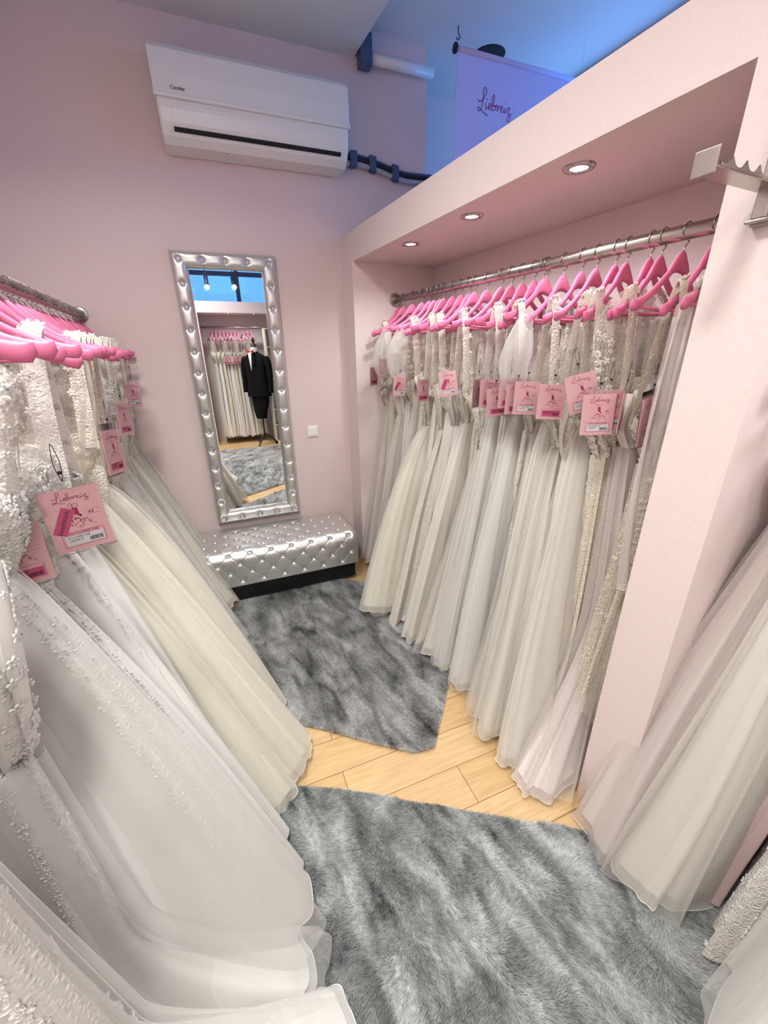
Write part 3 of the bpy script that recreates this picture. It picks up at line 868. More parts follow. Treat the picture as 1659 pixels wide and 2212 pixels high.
# ------------------------------------------------------------------ price tags
def make_tag(kind):
    t = empty('price_tag', (0, 0, 0)); tag(t, 'pink price tag', 'price tag')
    w, h = 0.100, 0.132
    MB().box(-w / 2, w / 2, -0.0006, 0.0006, -h, 0).build('card', MT['card'], t)
    T = lambda x, y, z: (x, z, y)
    mb = MB(); logo_strokes(mb, -0.030, -0.038, 0.062, 0.0010, T, -0.0012)
    # drawn bride: hair ring, torso line, skirt petals
    for k in range(10):
        a = 2 * PI * k / 10; a2 = 2 * PI * (k + 1) / 10
        for (cx, cy, r) in ((-0.004, -0.034, 0.0035), (0.004, -0.037, 0.005)):
            mb.add([T(cx + r * math.cos(a), cy + r * math.sin(a), -.0012), T(cx + r * math.cos(a2), cy + r * math.sin(a2), -.0012), T(cx + (r - .0007) * math.cos(a2), cy + (r - .0007) * math.sin(a2), -.0012), T(cx + (r - .0007) * math.cos(a), cy + (r - .0007) * math.sin(a), -.0012)], [(0, 1, 2, 3)])
    mb.add([T(-.003, -.040, -.0012), T(.006, -.042, -.0012), T(.007, -.055, -.0012), T(-.001, -.056, -.0012)], [(0, 1, 2, 3)])
    rr = random.Random(3)
    for k in range(60):
        v = rr.random() ** 0.8; cx = 0.003 + (rr.random() - .5) * (0.010 + 0.046 * v); cy = -0.056 - 0.028 * v; r = 0.0022 * (1.15 - 0.75 * v)
        mb.add([T(cx - r, cy, -.0012), T(cx, cy + r * .7, -.0012), T(cx + r, cy, -.0012), T(cx, cy - r * .8, -.0012)], [(0, 1, 2, 3)])
    for (a0, a1, b0, b1) in ((-.034, .038, -.0915, -.0909), (-.034, .038, -.1215, -.1209), (-.0343, -.0337, -.1215, -.0909), (.0377, .0383, -.1215, -.0909), (.018, .042, -.0515, -.0511), (.018, .042, -.0605, -.0601)):
        mb.add([T(a0, b0, -.0012), T(a1, b0, -.0012), T(a1, b1, -.0012), T(a0, b1, -.0012)], [(0, 1, 2, 3)])
    mb.build('logo_print', MT['print'], t)
    def rect(x0, x1, z0, z1, name, mat, y, rot=0.0, cx=0, cz=0):
        q = [(x0, z0), (x1, z0), (x1, z1), (x0, z1)]
        ca, sa = math.cos(rot), math.sin(rot)
        V = [(cx + a * ca - b_ * sa, y, cz + a * sa + b_ * ca) for a, b_ in q]
        V += [(a, b_ + 0.0003, c) for a, b_, c in V]
        return MB().add(V, [(0, 1, 2, 3), (7, 6, 5, 4), (0, 4, 5, 1), (1, 5, 6, 2), (2, 6, 7, 3), (3, 7, 4, 0)]).build(name, mat, t)
    def txt(body, size, x, z, rot, mat, y):
        cu = bpy.data.curves.new('t', 'FONT'); cu.body = body; cu.size = size
        o = text_obj(cu, 'lettering', mat, t)
        for v in o.data.vertices:
            a, b_ = v.co.x, v.co.y
            v.co = (x + a * math.cos(rot) - b_ * math.sin(rot), y, z + a * math.sin(rot) + b_ * math.cos(rot))
        return o
    lm = MT['whitelabel'] if kind in (0, 2) else MT['sticker']
    rect(-.030, .036, -.119, -.098, 'label_sticker', lm, -0.0016)
    bc = MB(); x = 0.010
    while x < 0.032:
        bw_ = rr.choice((.0004, .0007, .0011)); bc.add([(x, -.0019, -.116), (x + bw_, -.0019, -.116), (x + bw_, -.0019, -.1075), (x, -.0019, -.1075)], [(0, 1, 2, 3)]); x += bw_ + rr.choice((.0004, .0006))
    bc.build('barcode', MT['ink'], t)
    txt('W1122902.748', 0.0062, -.027, -.1045, 0, MT['ink'], -0.0019)
    txt('1.250,00 €', 0.0058, -.027, -.1105, 0, MT['ink'], -0.0019)
    if kind in (0, 2):
        txt('44', 0.0105, .021, -.0595, 0, MT['print'], -0.0012)
        txt('W1122902.748', 0.0085, -.024, -.0975, 0, MT['print'], -0.0012)
    if kind == 2:
        rect(-.029, .029, -.0115, .0115, 'sale_sticker', MT['sticker'], -0.0016, math.radians(62), -.022, -.066)
        txt('Einzelstück', 0.0118, -.0325, -.0925, math.radians(62), MT['ink'], -0.0020)
    x_, zt_, zb_ = w / 2 + .004, .022, -h - .004
    sl = MB().add([(-x_, -.003, zb_), (x_, -.003, zb_), (x_, -.003, zt_), (-x_, -.003, zt_), (-x_, .002, zb_), (x_, .002, zb_), (x_, .002, zt_), (-x_, .002, zt_)], [(0, 1, 2, 3), (7, 6, 5, 4), (0, 4, 5, 1)])
    sl.build('plastic_sleeve', MT['plastic'], t, bevel=0.0)
    MB().tube(smooth_path([(0.0, 0, 0.016), (0.006, 0, 0.05), (0.002, 0, 0.09), (-0.005, 0, 0.05), (-0.001, 0, 0.016)], 5), 0.0007, 5).box(-0.003, 0.003, -0.002, 0.002, 0.030, 0.036).build('string', MT['black'], t)
    return t
TAGP = {}
def price_tag(loc, rz, kind, lab, tilt=0.0, lean=0.0, scale=1.0, group='pink price tags on the dresses'):
    if kind not in TAGP: TAGP[kind] = make_tag(kind); o = TAGP[kind]
    else: o = copy_tree(TAGP[kind])
    o.location = loc; o.rotation_euler = (lean, tilt, rz); o.scale = (scale,) * 3
    o['label'] = lab; o['group'] = group
    return o

# ------------------------------------------------------------------ dresses
IVORY = srgb(248, 243, 234); CREAM = srgb(249, 244, 231); WHITE = srgb(247, 244, 239); CHAMP = srgb(244, 235, 220); BLUSH = srgb(244, 234, 229); PINK = srgb(243, 214, 212)
CM = {}
def cm(col, kind, op=0.5, wr=0.3):
    k = (col, kind, round(op, 2), wr)
    if k not in CM:
        CM[k] = cloth('%s_fabric' % kind, col, kind, op, wr)
    return CM[k]
MT['ribbon'] = cloth('clear_ribbon', srgb(240, 234, 232), 'tulle', 0.35, 0.0)

def prof_fn(kind, v):
    if kind == 'ball': return v ** 0.72
    if kind == 'mermaid': return 0.25 * v + 0.75 * np.clip((v - 0.5) / 0.5, 0, 1) ** 1.5
    if kind == 'column': return 0.5 * v + 0.5 * v ** 3
    return v ** 0.92
def fold_wave(th, v, ks, ph, rng):
    w = 0
    th = th + 0.30 * np.sin(2 * th + ph[1]) + 0.16 * np.sin(3 * th + ph[2] * 2) + 0.10 * v * np.sin(th + ph[0])
    for i, k in enumerate(ks):
        s = np.cos(k * th + ph[i] + 0.9 * math.sin(i * 2.1) * v)
        w = w + (1 - np.abs(s)) * 2 - 1 if i == 0 else w + s * (0.75 / (i + 1))
    return w
def skirt_grid(p, rng, nv, nt, inset=0.0, fold=1.0):
    v = np.linspace(0, 1, nv)[:, None]; th = np.linspace(0, 2 * PI, nt, endpoint=False)[None, :]
    zw, zh = p['zw'], p['zh']
    f = prof_fn(p['prof'], v)
    R, Bk = p['reach'], p['back']
    front = 0.108 + (R - 0.108) * f - inset
    back = 0.108 + (Bk - 0.108) * np.minimum(1, f * 1.2) - inset
    a = (front + back) / 2; cx = (front - back) / 2
    b_ = p['tb0'] + (p['tb'] - p['tb0']) * f - inset * 0.6
    cy = p['lean'] * v ** 1.1
    e = 0.75
    co, si = np.cos(th), np.sin(th)
    X = cx + a * np.sign(co) * np.abs(co) ** e
    Y = cy + b_ * np.sign(si) * np.abs(si) ** e
    nx, ny = co / np.maximum(a, .03), si / np.maximum(b_, .03)
    nl = np.hypot(nx, ny); nx, ny = nx / nl, ny / nl
    ks = p['ks']; ph = p['ph']
    w = fold_wave(th, v, ks, ph, rng)
    A = p['amp'] * fold * (0.25 + 0.75 * v ** 0.7)
    X = X + nx * A * w; Y = Y + ny * A * w
    # slow sway of the cloth
    X = X + 0.012 * np.sin(3.1 * v + ph[0]) * v; Y = Y + 0.014 * np.sin(4.3 * v + ph[1] + 2 * th * 0) * v
    Z = zw + (zh - zw) * v + 0 * th
    Z = Z + v ** 6 * (0.016 * np.cos(2 * th + ph[2]) + 0.010 * np.cos(ks[0] * 2 * th + ph[0])) + 0 * X
    # cloth reaching the floor spreads
    flo = 0.015 + inset * 0.2
    below = np.clip(flo - Z, 0, None)
    X = X + nx * below * 0.7; Y = Y + ny * below * 0.7
    Z = np.maximum(Z, flo + 0.004 * (1 + np.cos(7 * th + ph[1])))
    return np.stack([X, Y, Z], -1)
def bodice_grid(p, rng, nv, nt):
    v = np.linspace(0, 1, nv)[:, None]; th = np.linspace(0, 2 * PI, nt, endpoint=False)[None, :]
    co, si = np.cos(th), np.sin(th)
    aw, ab = 0.108, p.get('bust', 0.150)
    a = aw + (ab - aw) * np.sin(np.clip(v * 1.15, 0, 1) * PI / 2) ** 1.2
    b_ = p['tb0'] + 0.018 * np.exp(-((v - 0.75) / 0.25) ** 2)
    ztop = p['zt'] - 0.045 * np.abs(co) ** 3 - 0.05 * np.exp(-(co / 0.22) ** 2) * (si > 0) + 0.0
    Z = p['zw'] + (ztop - p['zw']) * v
    X = a * np.sign(co) * np.abs(co) ** 0.8
    Y = b_ * np.sign(si) * np.abs(si) ** 0.8
    w = np.cos(9 * th + p['ph'][0] + 2 * v) + 0.6 * np.cos(17 * th + p['ph'][1] - 3 * v)
    X = X + 0.004 * w * (1 - v * .3); Y = Y + 0.006 * w
    Y = Y + 0.012 * np.sin(5 * v + p['ph'][2])
    return np.stack([X, Y, Z + 0 * X], -1)

def grid_obj(name, P, parent, mat, wrap=True):
    me = mesh(name, P.reshape(-1, 3), grid_faces(P.shape[0], P.shape[1], wrap))
    return link(name, me, parent, mat)
def sample(P, v, t):
    nv, nt, _ = P.shape
    i = np.clip((v * (nv - 1)).astype(int), 0, nv - 2); j = (t * nt).astype(int) % nt
    p = P[i, j]; du = P[i + 1, j] - p; dt = P[i, (j + 1) % nt] - P[i, j - 1]
    n = np.cross(dt, du); n /= np.linalg.norm(n, axis=1)[:, None] + 1e-9
    return p, n, du / (np.linalg.norm(du, axis=1)[:, None] + 1e-9)
def applique(P, n, rng, vr, parent, mat, beads, size=0.008, tr=(0, 1), vpow=1.0, clusters=0):
    """raised thread petals and beads lying on the cloth surface"""
    nfl = n
    if clusters:
        cv = vr[0] + (vr[1] - vr[0]) * rng.random(clusters); ct = tr[0] + (tr[1] - tr[0]) * rng.random(clusters)
        k = rng.integers(0, clusters, nfl)
        ar_ = rng.normal(0, 1.5, nfl); sl_ = rng.normal(0, 1, clusters)[k]
        fv = np.clip(cv[k] + 0.05 * ar_ + rng.normal(0, 0.010, nfl), 0.01, 0.99); ft = (ct[k] + 0.010 * ar_ * sl_ + 0.004 * np.sin(ar_ * 4 + k) + rng.normal(0, 0.011, nfl)) % 1
    else:
        fv = vr[0] + (vr[1] - vr[0]) * rng.random(nfl) ** vpow; ft = tr[0] + (tr[1] - tr[0]) * rng.random(nfl)
    c, nn, tt = sample(P, fv, ft)
    c[:, :] += 0
    bt = np.cross(nn, tt)
    V = []; F = []
    sz = size * (0.6 + 0.8 * rng.random(nfl)); ro = rng.random(nfl) * 2 * PI
    m = 7
    ring = np.linspace(0, 2 * PI, m, endpoint=False)
    base = 0
    Vs = []; Fs = []
    for q in range(5):
        ang = ro + q * 2 * PI / 5
        d = tt * np.cos(ang)[:, None] + bt * np.sin(ang)[:, None]
        e = np.cross(nn, d)
        ctr = c + d * (sz * 0.62)[:, None] + nn * 0.0022
        pr = ctr[:, None, :] + d[:, None, :] * (sz[:, None] * 0.55 * np.cos(ring))[..., None] + e[:, None, :] * (sz[:, None] * 0.34 * np.sin(ring))[..., None]
        pi_ = ctr[:, None, :] + (pr - ctr[:, None, :]) * 0.55 + nn[:, None, :] * 0.0020
        pr = pr - nn[:, None, :] * 0.0010
        pc = (ctr - nn * 0.0012)[:, None, :]
        blk = np.concatenate([pr, pi_, pc], 1)            # m + m + 1 verts
        k = 2 * m + 1
        idx = np.arange(nfl)[:, None] * k + base
        j = np.arange(m); j2 = (j + 1) % m
        f1 = np.stack([j, j2, m + j2, m + j], -1)
        f2 = np.stack([m + j, m + j2, np.full(m, 2 * m), np.full(m, 2 * m)], -1)
        Fs.append((idx[:, :, None] + f1.reshape(1, -1)[:, None, :]).reshape(-1, 4))
        for a_, b2, in zip(f2[:, 0], f2[:, 1]):
            pass
        tri = np.stack([m + j, m + j2, np.full(m, 2 * m)], -1)
        V.append(blk.reshape(-1, 3)); F.append((idx[:, :, None] + tri.reshape(1, -1)[:, None, :]).reshape(-1, 3))
        base += nfl * k
    VV = np.concatenate(V)
    quads = np.concatenate(Fs); tris = np.concatenate(F)
    q3 = np.concatenate([quads[:, [0, 1, 2]], quads[:, [0, 2, 3]], tris])
    la = link('lace_applique', mesh('lace_applique', VV, q3.astype(np.int32)), parent, mat); la['kind'] = 'stuff'
    if beads:
        bv = np.clip(fv.repeat(2)[:beads] + rng.normal(0, .012, min(beads, 2 * nfl)), 0.005, 0.99); btt = (ft.repeat(2)[:beads] + rng.normal(0, .006, len(bv))) % 1
        c, nn, _ = sample(P, bv, btt); c = c + nn * 0.003
        oc = np.array([(1, 0, 0), (-1, 0, 0), (0, 1, 0), (0, -1, 0), (0, 0, 1), (0, 0, -1)]) * 0.0021
        of = np.array([(0, 2, 4), (2, 1, 4), (1, 3, 4), (3, 0, 4), (2, 0, 5), (1, 2, 5), (3, 1, 5), (0, 3, 5)])
        VV = (c[:, None, :] + oc[None]).reshape(-1, 3); FF = (np.arange(len(c))[:, None, None] * 6 + of[None]).reshape(-1, 3)
        be = link('beading', mesh('beading', VV, FF.astype(np.int32), False), parent, MT['crystal']); be['kind'] = 'stuff'

DN = [0]
def dress(root, rz, railz, veil=False, ruffle=False, collar=False, top='loop', skirt='tulle', body='lace', col=IVORY, prof='aline', reach=0.45, back=0.27, tb=0.08, lean=0.0, zh=0.03, zt=1.44, zw=None, amp=0.016, detail=1, appl=0, beads=0, sk_appl=0, sk_vr=(0.0, 0.5), clusters=0, op=0.5, lab='', grp=None, tb0=0.03, sleeve=False, train=False, seed=None, tr=(0, 1), asz=0.008, bust=0.155, liner=None, name='wedding_dress', k0=None):
    DN[0] += 1
    rng = np.random.default_rng(seed if seed is not None else 100 + DN[0])
    t = empty(name, (root.x, root.y, 0), rz)
    tag(t, lab, 'dress', grp)
    zw = zw if zw is not None else zt - 0.22 + (float(rng.uniform(-.12, .12)) if detail else 0)
    k0 = k0 or int(rng.integers(2, 5)); zt = zt + (float(rng.uniform(-.05, .05)) if k0 < 5 and detail else 0)
    p = dict(zw=zw, zh=zh, zt=zt, reach=reach, back=back, tb=tb, lean=lean, prof=prof, amp=amp, tb0=tb0, ks=(k0, int(rng.integers(5, 9)), int(rng.integers(12, 18))), ph=rng.random(3) * 6.28, bust=bust)
    nt = 150 if detail else 72; nv = 60 if detail else 26
    S = skirt_grid(p, rng, nv, nt)
    sheer = skirt in ('tulle', 'organza', 'net')
    sm = cm(col, 'lace' if skirt == 'lace' else skirt, op, 0.15)
    sko = grid_obj('skirt', S, t, sm)
    if sheer:
        q = dict(p); q['zh'] = max(0.03, zh + 0.03)
        lk = liner or 'satin'
        Lg = skirt_grid(q, rng, nv, nt, inset=0.022, fold=0.7)
        grid_obj('skirt_lining', Lg, t, cm(col, lk, 1, 0.25))
        if detail:   # second loose net layer
            q2 = dict(p); q2['ph'] = p['ph'] + 1.7; q2['amp'] = amp * 1.2; q2['zh'] = zh + 0.012
            grid_obj('net_overlay', skirt_grid(q2, rng, nv, nt, inset=-0.012), t, cm(col, 'tulle', 0.16, 0.1))
            mb = MB(); mb.tube([tuple(x) for x in S[-1]] + [tuple(S[-1, 0])], 0.0016, 4, caps=False); mb.build('hem_trim', cm(col, 'satin', 1, 0.0), sko, smooth=True)
    Bg = bodice_grid(p, rng, 22 if detail else 10, 96 if detail else 40)
    bdo = grid_obj('bodice', Bg, t, cm(col, body, 0.55, 0.3))
    am = cm(tuple(min(1, c * 1.06) for c in col[:3]) + (1,), 'satin', 1, 0.0)
    if appl: applique(Bg, appl, rng, (0.0, 1.0), bdo, am, beads // 2, asz)
    if sk_appl: applique(S, sk_appl, rng, sk_vr, sko, am, beads, asz, tr=tr, vpow=1.3, clusters=clusters)
    # how it hangs
    hz = railz - 0.20
    for sx in (-1, 1):
        if top in ('loop', 'sweet'):
            xx = 0.19; mb = MB()
            for dy in (-0.006, 0.006):
                mb.ribbon([(sx * xx, dy, hz + 0.03), (sx * (xx - 0.012), dy * 1.5, (hz + zt) / 2), (sx * (0.13), dy * 3, zt - 0.05)], 0.007, (0.8, 0.6, 0))
            mb.build('hanger_loop', MT['ribbon'], t)
        elif top == 'strap':
            w = 0.042
            for dy in (1, -1):
                pass
            mb = MB(); pts = []
            for k in range(13):
                a = k / 12.0
                if a < 0.5: q = a / 0.5; pts.append((sx * (0.125 + 0.03 * q), 0.045 * (1 - q * .55), zt - 0.06 + (hz + 0.062 - zt + 0.06) * math.sin(q * PI / 2)))
                else: q = (a - 0.5) / 0.5; pts.append((sx * (0.155 - 0.03 * q), -0.045 * q + 0.02 * (1 - q), hz + 0.062 - (hz + 0.062 - zt + 0.06) * (1 - math.cos(q * PI / 2))))
            Pg = []
            for k, pt in enumerate(pts):
                ww = w * (1.25 - 0.35 * math.sin(PI * k / 12))
                Pg.append([(pt[0] - ww / 2 * sx, pt[1] - 0.002, pt[2] + 0.0), (pt[0] - ww / 4 * sx, pt[1] + 0.001, pt[2] + 0.003), (pt[0] + ww / 4 * sx, pt[1] + 0.001, pt[2] + 0.001), (pt[0] + ww / 2 * sx, pt[1] - 0.002, pt[2] - 0.006)])
            Pg = np.array(Pg); sso = grid_obj('shoulder_strap', Pg, t, cm(col, 'lace', 1, 0.2), False)
            if detail:
                fine = np.repeat(np.repeat(Pg, 3, 0), 2, 1)
                applique(Pg, 40, rng, (0.02, 0.9), sso, am, 20, 0.009, tr=(0.05, 0.7))
        elif top == 'high':
            # sheer yoke from bodice up over the hanger
            v = np.linspace(0, 1, 12)[:, None]; th = np.linspace(-PI / 2, PI / 2, 26)[None, :]
            X = sx * (0.02 + (0.135 + 0.055 * v) * np.cos(th) ** 0.7)
            Y = (0.045 - 0.022 * v) * np.sin(th) + 0.005 * np.cos(9 * th)
            Z = (zt - 0.05) + (hz + 0.075 - zt + 0.05) * v - 0.11 * v ** 2 * np.cos(th) ** 1.2 + 0 * th
            Pg = np.stack([X, Y, Z], -1); syo = grid_obj('sheer_yoke', Pg, t, cm(col, 'net', 0.22, 0.2), False)
            if detail: applique(Pg, 60, rng, (0.02, 0.97), syo, am, 30, 0.010, tr=(0.02, 0.95))
        if sleeve:
            L_ = 0.27; v = np.linspace(0, 1, 22)[:, None]; th = np.linspace(0, 2 * PI, 24, endpoint=False)[None, :]
            r = 0.030 + 0.045 * np.sin(v * 2.7) ** 1.2 + 0.006 * np.cos(5 * th + 4 * v)
            X = sx * (0.20 + 0.035 * np.sin(v * 2.2)) + r * np.cos(th) * 0.9; Y = 0.02 + r * 0.55 * np.sin(th); Z = hz + 0.0 - L_ * v + 0.012 * np.cos(th)
            grid_obj('sleeve', np.stack([X, Y + 0 * X, Z + 0 * X], -1), t, cm(WHITE, 'tulle', 0.24, 0.3))
    if veil:
        v = np.linspace(0, 1, 40)[:, None]; u = np.linspace(0, 1, 60)[None, :]
        xl_ = 0.02 + 0.0 * v; xr = 0.205 + 0.085 * np.sin(v * 2.0)
        zb_ = 0.83 + 0.12 * np.abs(u - 0.55) ** 2.2 * 4
        X = xl_ + (xr - xl_) * u; Z = 1.79 - 0.10 * u ** 2 * (1 - v) + (zb_ - 1.79) * v
        Y = 0.05 + 0.05 * v + 0.016 * np.cos(17 * u + 2 * v) * (0.4 + v) + 0.008 * np.cos(41 * u)
        Pv = np.stack([X + 0 * Z, Y + 0 * Z, Z + 0 * X], -1)
        vo = grid_obj('veil', Pv, t, cm(BLUSH, 'tulle', 0.42, 0.2), False)
        mb = MB(); mb.tube([tuple(q) for q in Pv[-1]], 0.0018, 4); mb.build('veil_hem', am, vo, smooth=True)
        applique(Pv, 260, rng, (0.70, 0.97), vo, am, 300, 0.006, tr=(0.45, 0.9), clusters=16)
    if ruffle:
        v = np.linspace(0, 1, 40)[:, None]; u = np.linspace(0, 1, 12)[None, :]
        X = 0.22 + 0.12 * v + 0.09 * u + 0.03 * np.sin(v * 9) * u; Y = 0.08 + 0.03 * v + 0.05 * u * np.sin(v * 8); Z = 1.16 - 0.14 * v - 0.02 * u + 0.03 * np.cos(v * 9) * u
        Pr = np.stack([X + 0 * u, Y, Z], -1); ro_ = grid_obj('ruffle', Pr, t, cm(WHITE, 'organza', 0.6, 0.1), False)
        MB().tube([tuple(q) for q in Pr[:, -1]], 0.0015, 4).build('ruffle_edge', am, ro_, smooth=True)
    if collar:
        v = np.linspace(0, 1, 12)[:, None]; th = np.linspace(0, 2 * PI, 32, endpoint=False)[None, :]
        r = 0.030 + 0.004 * np.cos(v * 5)
        X = 0.20 + r * np.cos(th) - 0.02 * v; Y = 0.03 + 0.7 * r * np.sin(th); Z = 1.50 + 0.012 * np.cos(th) - 0.055 * v
        grid_obj('rolled_collar', np.stack([X + 0 * Z, Y + 0 * Z, Z + 0 * X], -1), t, cm(IVORY, 'satin', 1, 0.1))
    return t, S, Bg

RZA = math.atan2(-N.y, -N.x)      # local x towards the aisle, right rack
LZA = math.atan2(N.y, N.x)        # left rack
def fmt(i, n, side): return ''

# ---- right rack: (s of hook, top, skirt, body, colour, profile, reach, tb, lean, zh, zt, extras, label)
HX = [0.243, 0.312, 0.432, 0.547, 0.628, 0.669, 0.729, 0.777, 0.863, 0.933, 0.998, 1.05, 1.14, 1.239, 1.304, 1.368, 1.436, 1.488, 1.505, 1.588, 1.67, 1.731, 1.804, 1.845, 1.922, 1.958, 2.024, 2.10, 2.155]
D = dict
RIGHT = [
 D(top='loop', skirt='tulle', col=BLUSH, body='lace', reach=0.34, tb=.05, zh=.05, zt=1.42, lab='blush lace dress with a narrow tulle skirt, closest to the back wall'),
 D(top='strap', skirt='lace', col=CHAMP, prof='column', reach=0.30, tb=.04, zh=.05, lab='champagne lace dress hanging second from the back wall'),
 D(top='loop', skirt='tulle', col=IVORY, reach=0.36, tb=.05, sleeve='net', lab='ivory dress with a puffed sheer sleeve near the far end of the niche rail'),
 D(top='loop', skirt='satin', col=IVORY, prof='column', reach=0.32, tb=.05, lab='plain ivory dress with a loose satin panel near the far end of the rail'),
 D(top='high', skirt='lace', col=CHAMP, prof='mermaid', reach=0.34, tb=.05, sleeve='net', lab='champagne lace mermaid dress with clear sequined sleeves'),
 D(top='strap', skirt='tulle', col=BLUSH, reach=0.38, tb=.05, lab='blush tulle dress behind the creamy ball gown'),
 D(top='loop', skirt='lace', col=IVORY, prof='column', reach=0.33, tb=.04, lab='narrow ivory lace dress left of the creamy ball gown'),
 D(top='loop', skirt='tulle', col=CREAM, prof='ball', reach=0.60, tb=.13, zh=.06, amp=.02, lean=.06, appl=240, beads=60, op=.45, lab='wide creamy tulle gown with a beaded V bodice, far half of the niche rail'),
 D(top='strap', skirt='satin', col=IVORY, prof='column', reach=0.40, tb=.05, lab='ivory dress with a lace strap just in front of the creamy ball gown'),
 D(top='strap', skirt='lace', col=IVORY, reach=0.52, tb=.08, zh=.02, lab='ivory lace gown whose gathered train lies on the fur rug', lean=.05, train=True),
 D(top='loop', skirt='satin', col=CREAM, prof='column', reach=0.42, tb=.05, lab='cream satin dress with a folded back edge above the far rug'),
 D(top='loop', skirt='satin', col=WHITE, prof='column', reach=0.42, tb=.06, zh=.03, collar=True, lab='white satin column dress with a rolled collar band', appl=120),
 D(top='strap', skirt='tulle', col=IVORY, reach=0.50, tb=.07, zh=.02, lean=.05, lab='ivory tulle gown whose rounded hem rests on the far rug'),
 D(top='loop', skirt='lace', col=CHAMP, prof='mermaid', reach=0.44, tb=.06, appl=180, lab='champagne gown with a ruffled flower bodice, middle of the rail'),
 D(top='loop', skirt='tulle', col=IVORY, prof='aline', reach=0.46, tb=.10, lean=.05, zh=.04, amp=.02, beads=30, appl=180, lab='sparkling ivory tulle gown spreading in front of the far rug'),
 D(top='strap', skirt='organza', col=WHITE, reach=0.44, tb=.08, lean=.08, lab='white organza gown with a wide stitched hem band over the rug corner'),
 D(top='loop', skirt='satin', col=IVORY, prof='column', reach=0.36, tb=.05, lab='slim ivory satin gown, middle of the niche rail'),
 D(top='strap', skirt='lace', col=CHAMP, prof='mermaid', reach=0.42, tb=.06, appl=200, beads=60, lab='champagne gown with a wide beaded lace strap'),
 D(top='strap', skirt='tulle', col=WHITE, reach=0.46, tb=.08, lean=.10, lab='white tulle gown with layered hems above the far rug corner'),
 D(top='loop', skirt='lace', col=IVORY, prof='mermaid', reach=0.42, tb=.06, sk_appl=400, tr=(-.03, .45), sk_vr=(0, .5), appl=180, sleeve='net', lab='ivory mermaid gown with scrolling lace hips and frilled lower skirt'),
 D(top='strap', skirt='organza', col=IVORY, reach=0.45, tb=.09, lean=.12, lab='ivory organza gown with a smooth overskirt, left of the crystal cup bodice gown'),
 D(top='sweet', skirt='tulle', col=IVORY, prof='aline', reach=0.50, tb=.13, lean=.14, zh=.05, appl=220, beads=70, amp=.02, op=.5, zt=1.46, lab='ivory gown with a white cup bodice set with dark crystals and a full pleated skirt'),
 D(top='strap', skirt='satin', col=CREAM, prof='column', reach=0.40, tb=.05, lean=.10, lab='cream satin gown hanging behind the crystal cup bodice gown'),
 D(top='strap', skirt='tulle', col=IVORY, reach=0.50, tb=.09, lean=.17, zh=.03, appl=240, beads=50, lab='ivory gown with a lace shoulder and long folds ending over the floorboards'),
 D(top='high', skirt='lace', col=IVORY, prof='mermaid', reach=0.46, tb=.08, lean=.12, appl=240, beads=80, sk_appl=950, tr=(-.03, .45), sk_vr=(0.0, .55), lab='ivory mermaid gown with white leaf embroidery down the hips'),
 D(top='strap', skirt='lace', col=CHAMP, prof='column', reach=0.34, tb=.05, lean=.08, appl=180, beads=90, lab='champagne gown with two pearl-edged straps and an amber ribbon'),
 D(top='loop', skirt='tulle', col=BLUSH, prof='mermaid', reach=0.50, tb=.11, lean=.12, zh=.03, body='satin', zt=1.46, sk_appl=225, tr=(-.03, .45), sk_vr=(.45, .75), clusters=5, lab='blush mermaid gown with white flower sprays and a tulle flare beside the pillar'),
 D(top='strap', skirt='net', col=CHAMP, prof='column', reach=0.26, tb=.05, lean=.05, zh=.30, zt=1.46, veil=True, appl=320, beads=160, sk_appl=750, tr=(-.03, .45), sk_vr=(0, .8), lab='beaded champagne gown under a long clear veil next to the pillar'),
 D(top='strap', skirt='lace', col=CHAMP, prof='column', reach=0.25, tb=.03, lean=.0, zh=.3, appl=240, beads=60, lab='champagne lace gown squeezed against the pillar'),
]
for i, (s, k) in enumerate(zip(HX, RIGHT)):
    base = U(0.297, s, 0)
    k = dict(k)
    k.setdefault('back', 0.23)
    hl = k['lab']
    hanger(base + Vector((0, 0, RZ)), RZA + PI * 0 + random.uniform(0.05, 0.16), 'pink hanger of the ' + ' '.join(hl.split()[:12]), 'pink hangers on the niche rail')
    dress(base, RZA + 0.08, RZ, detail=1 if i in (7, 9, 12, 14, 15, 18, 19, 20, 21, 23, 24, 26, 27) else 1, grp='wedding dresses on the niche rail', seed=200 + i, **k)

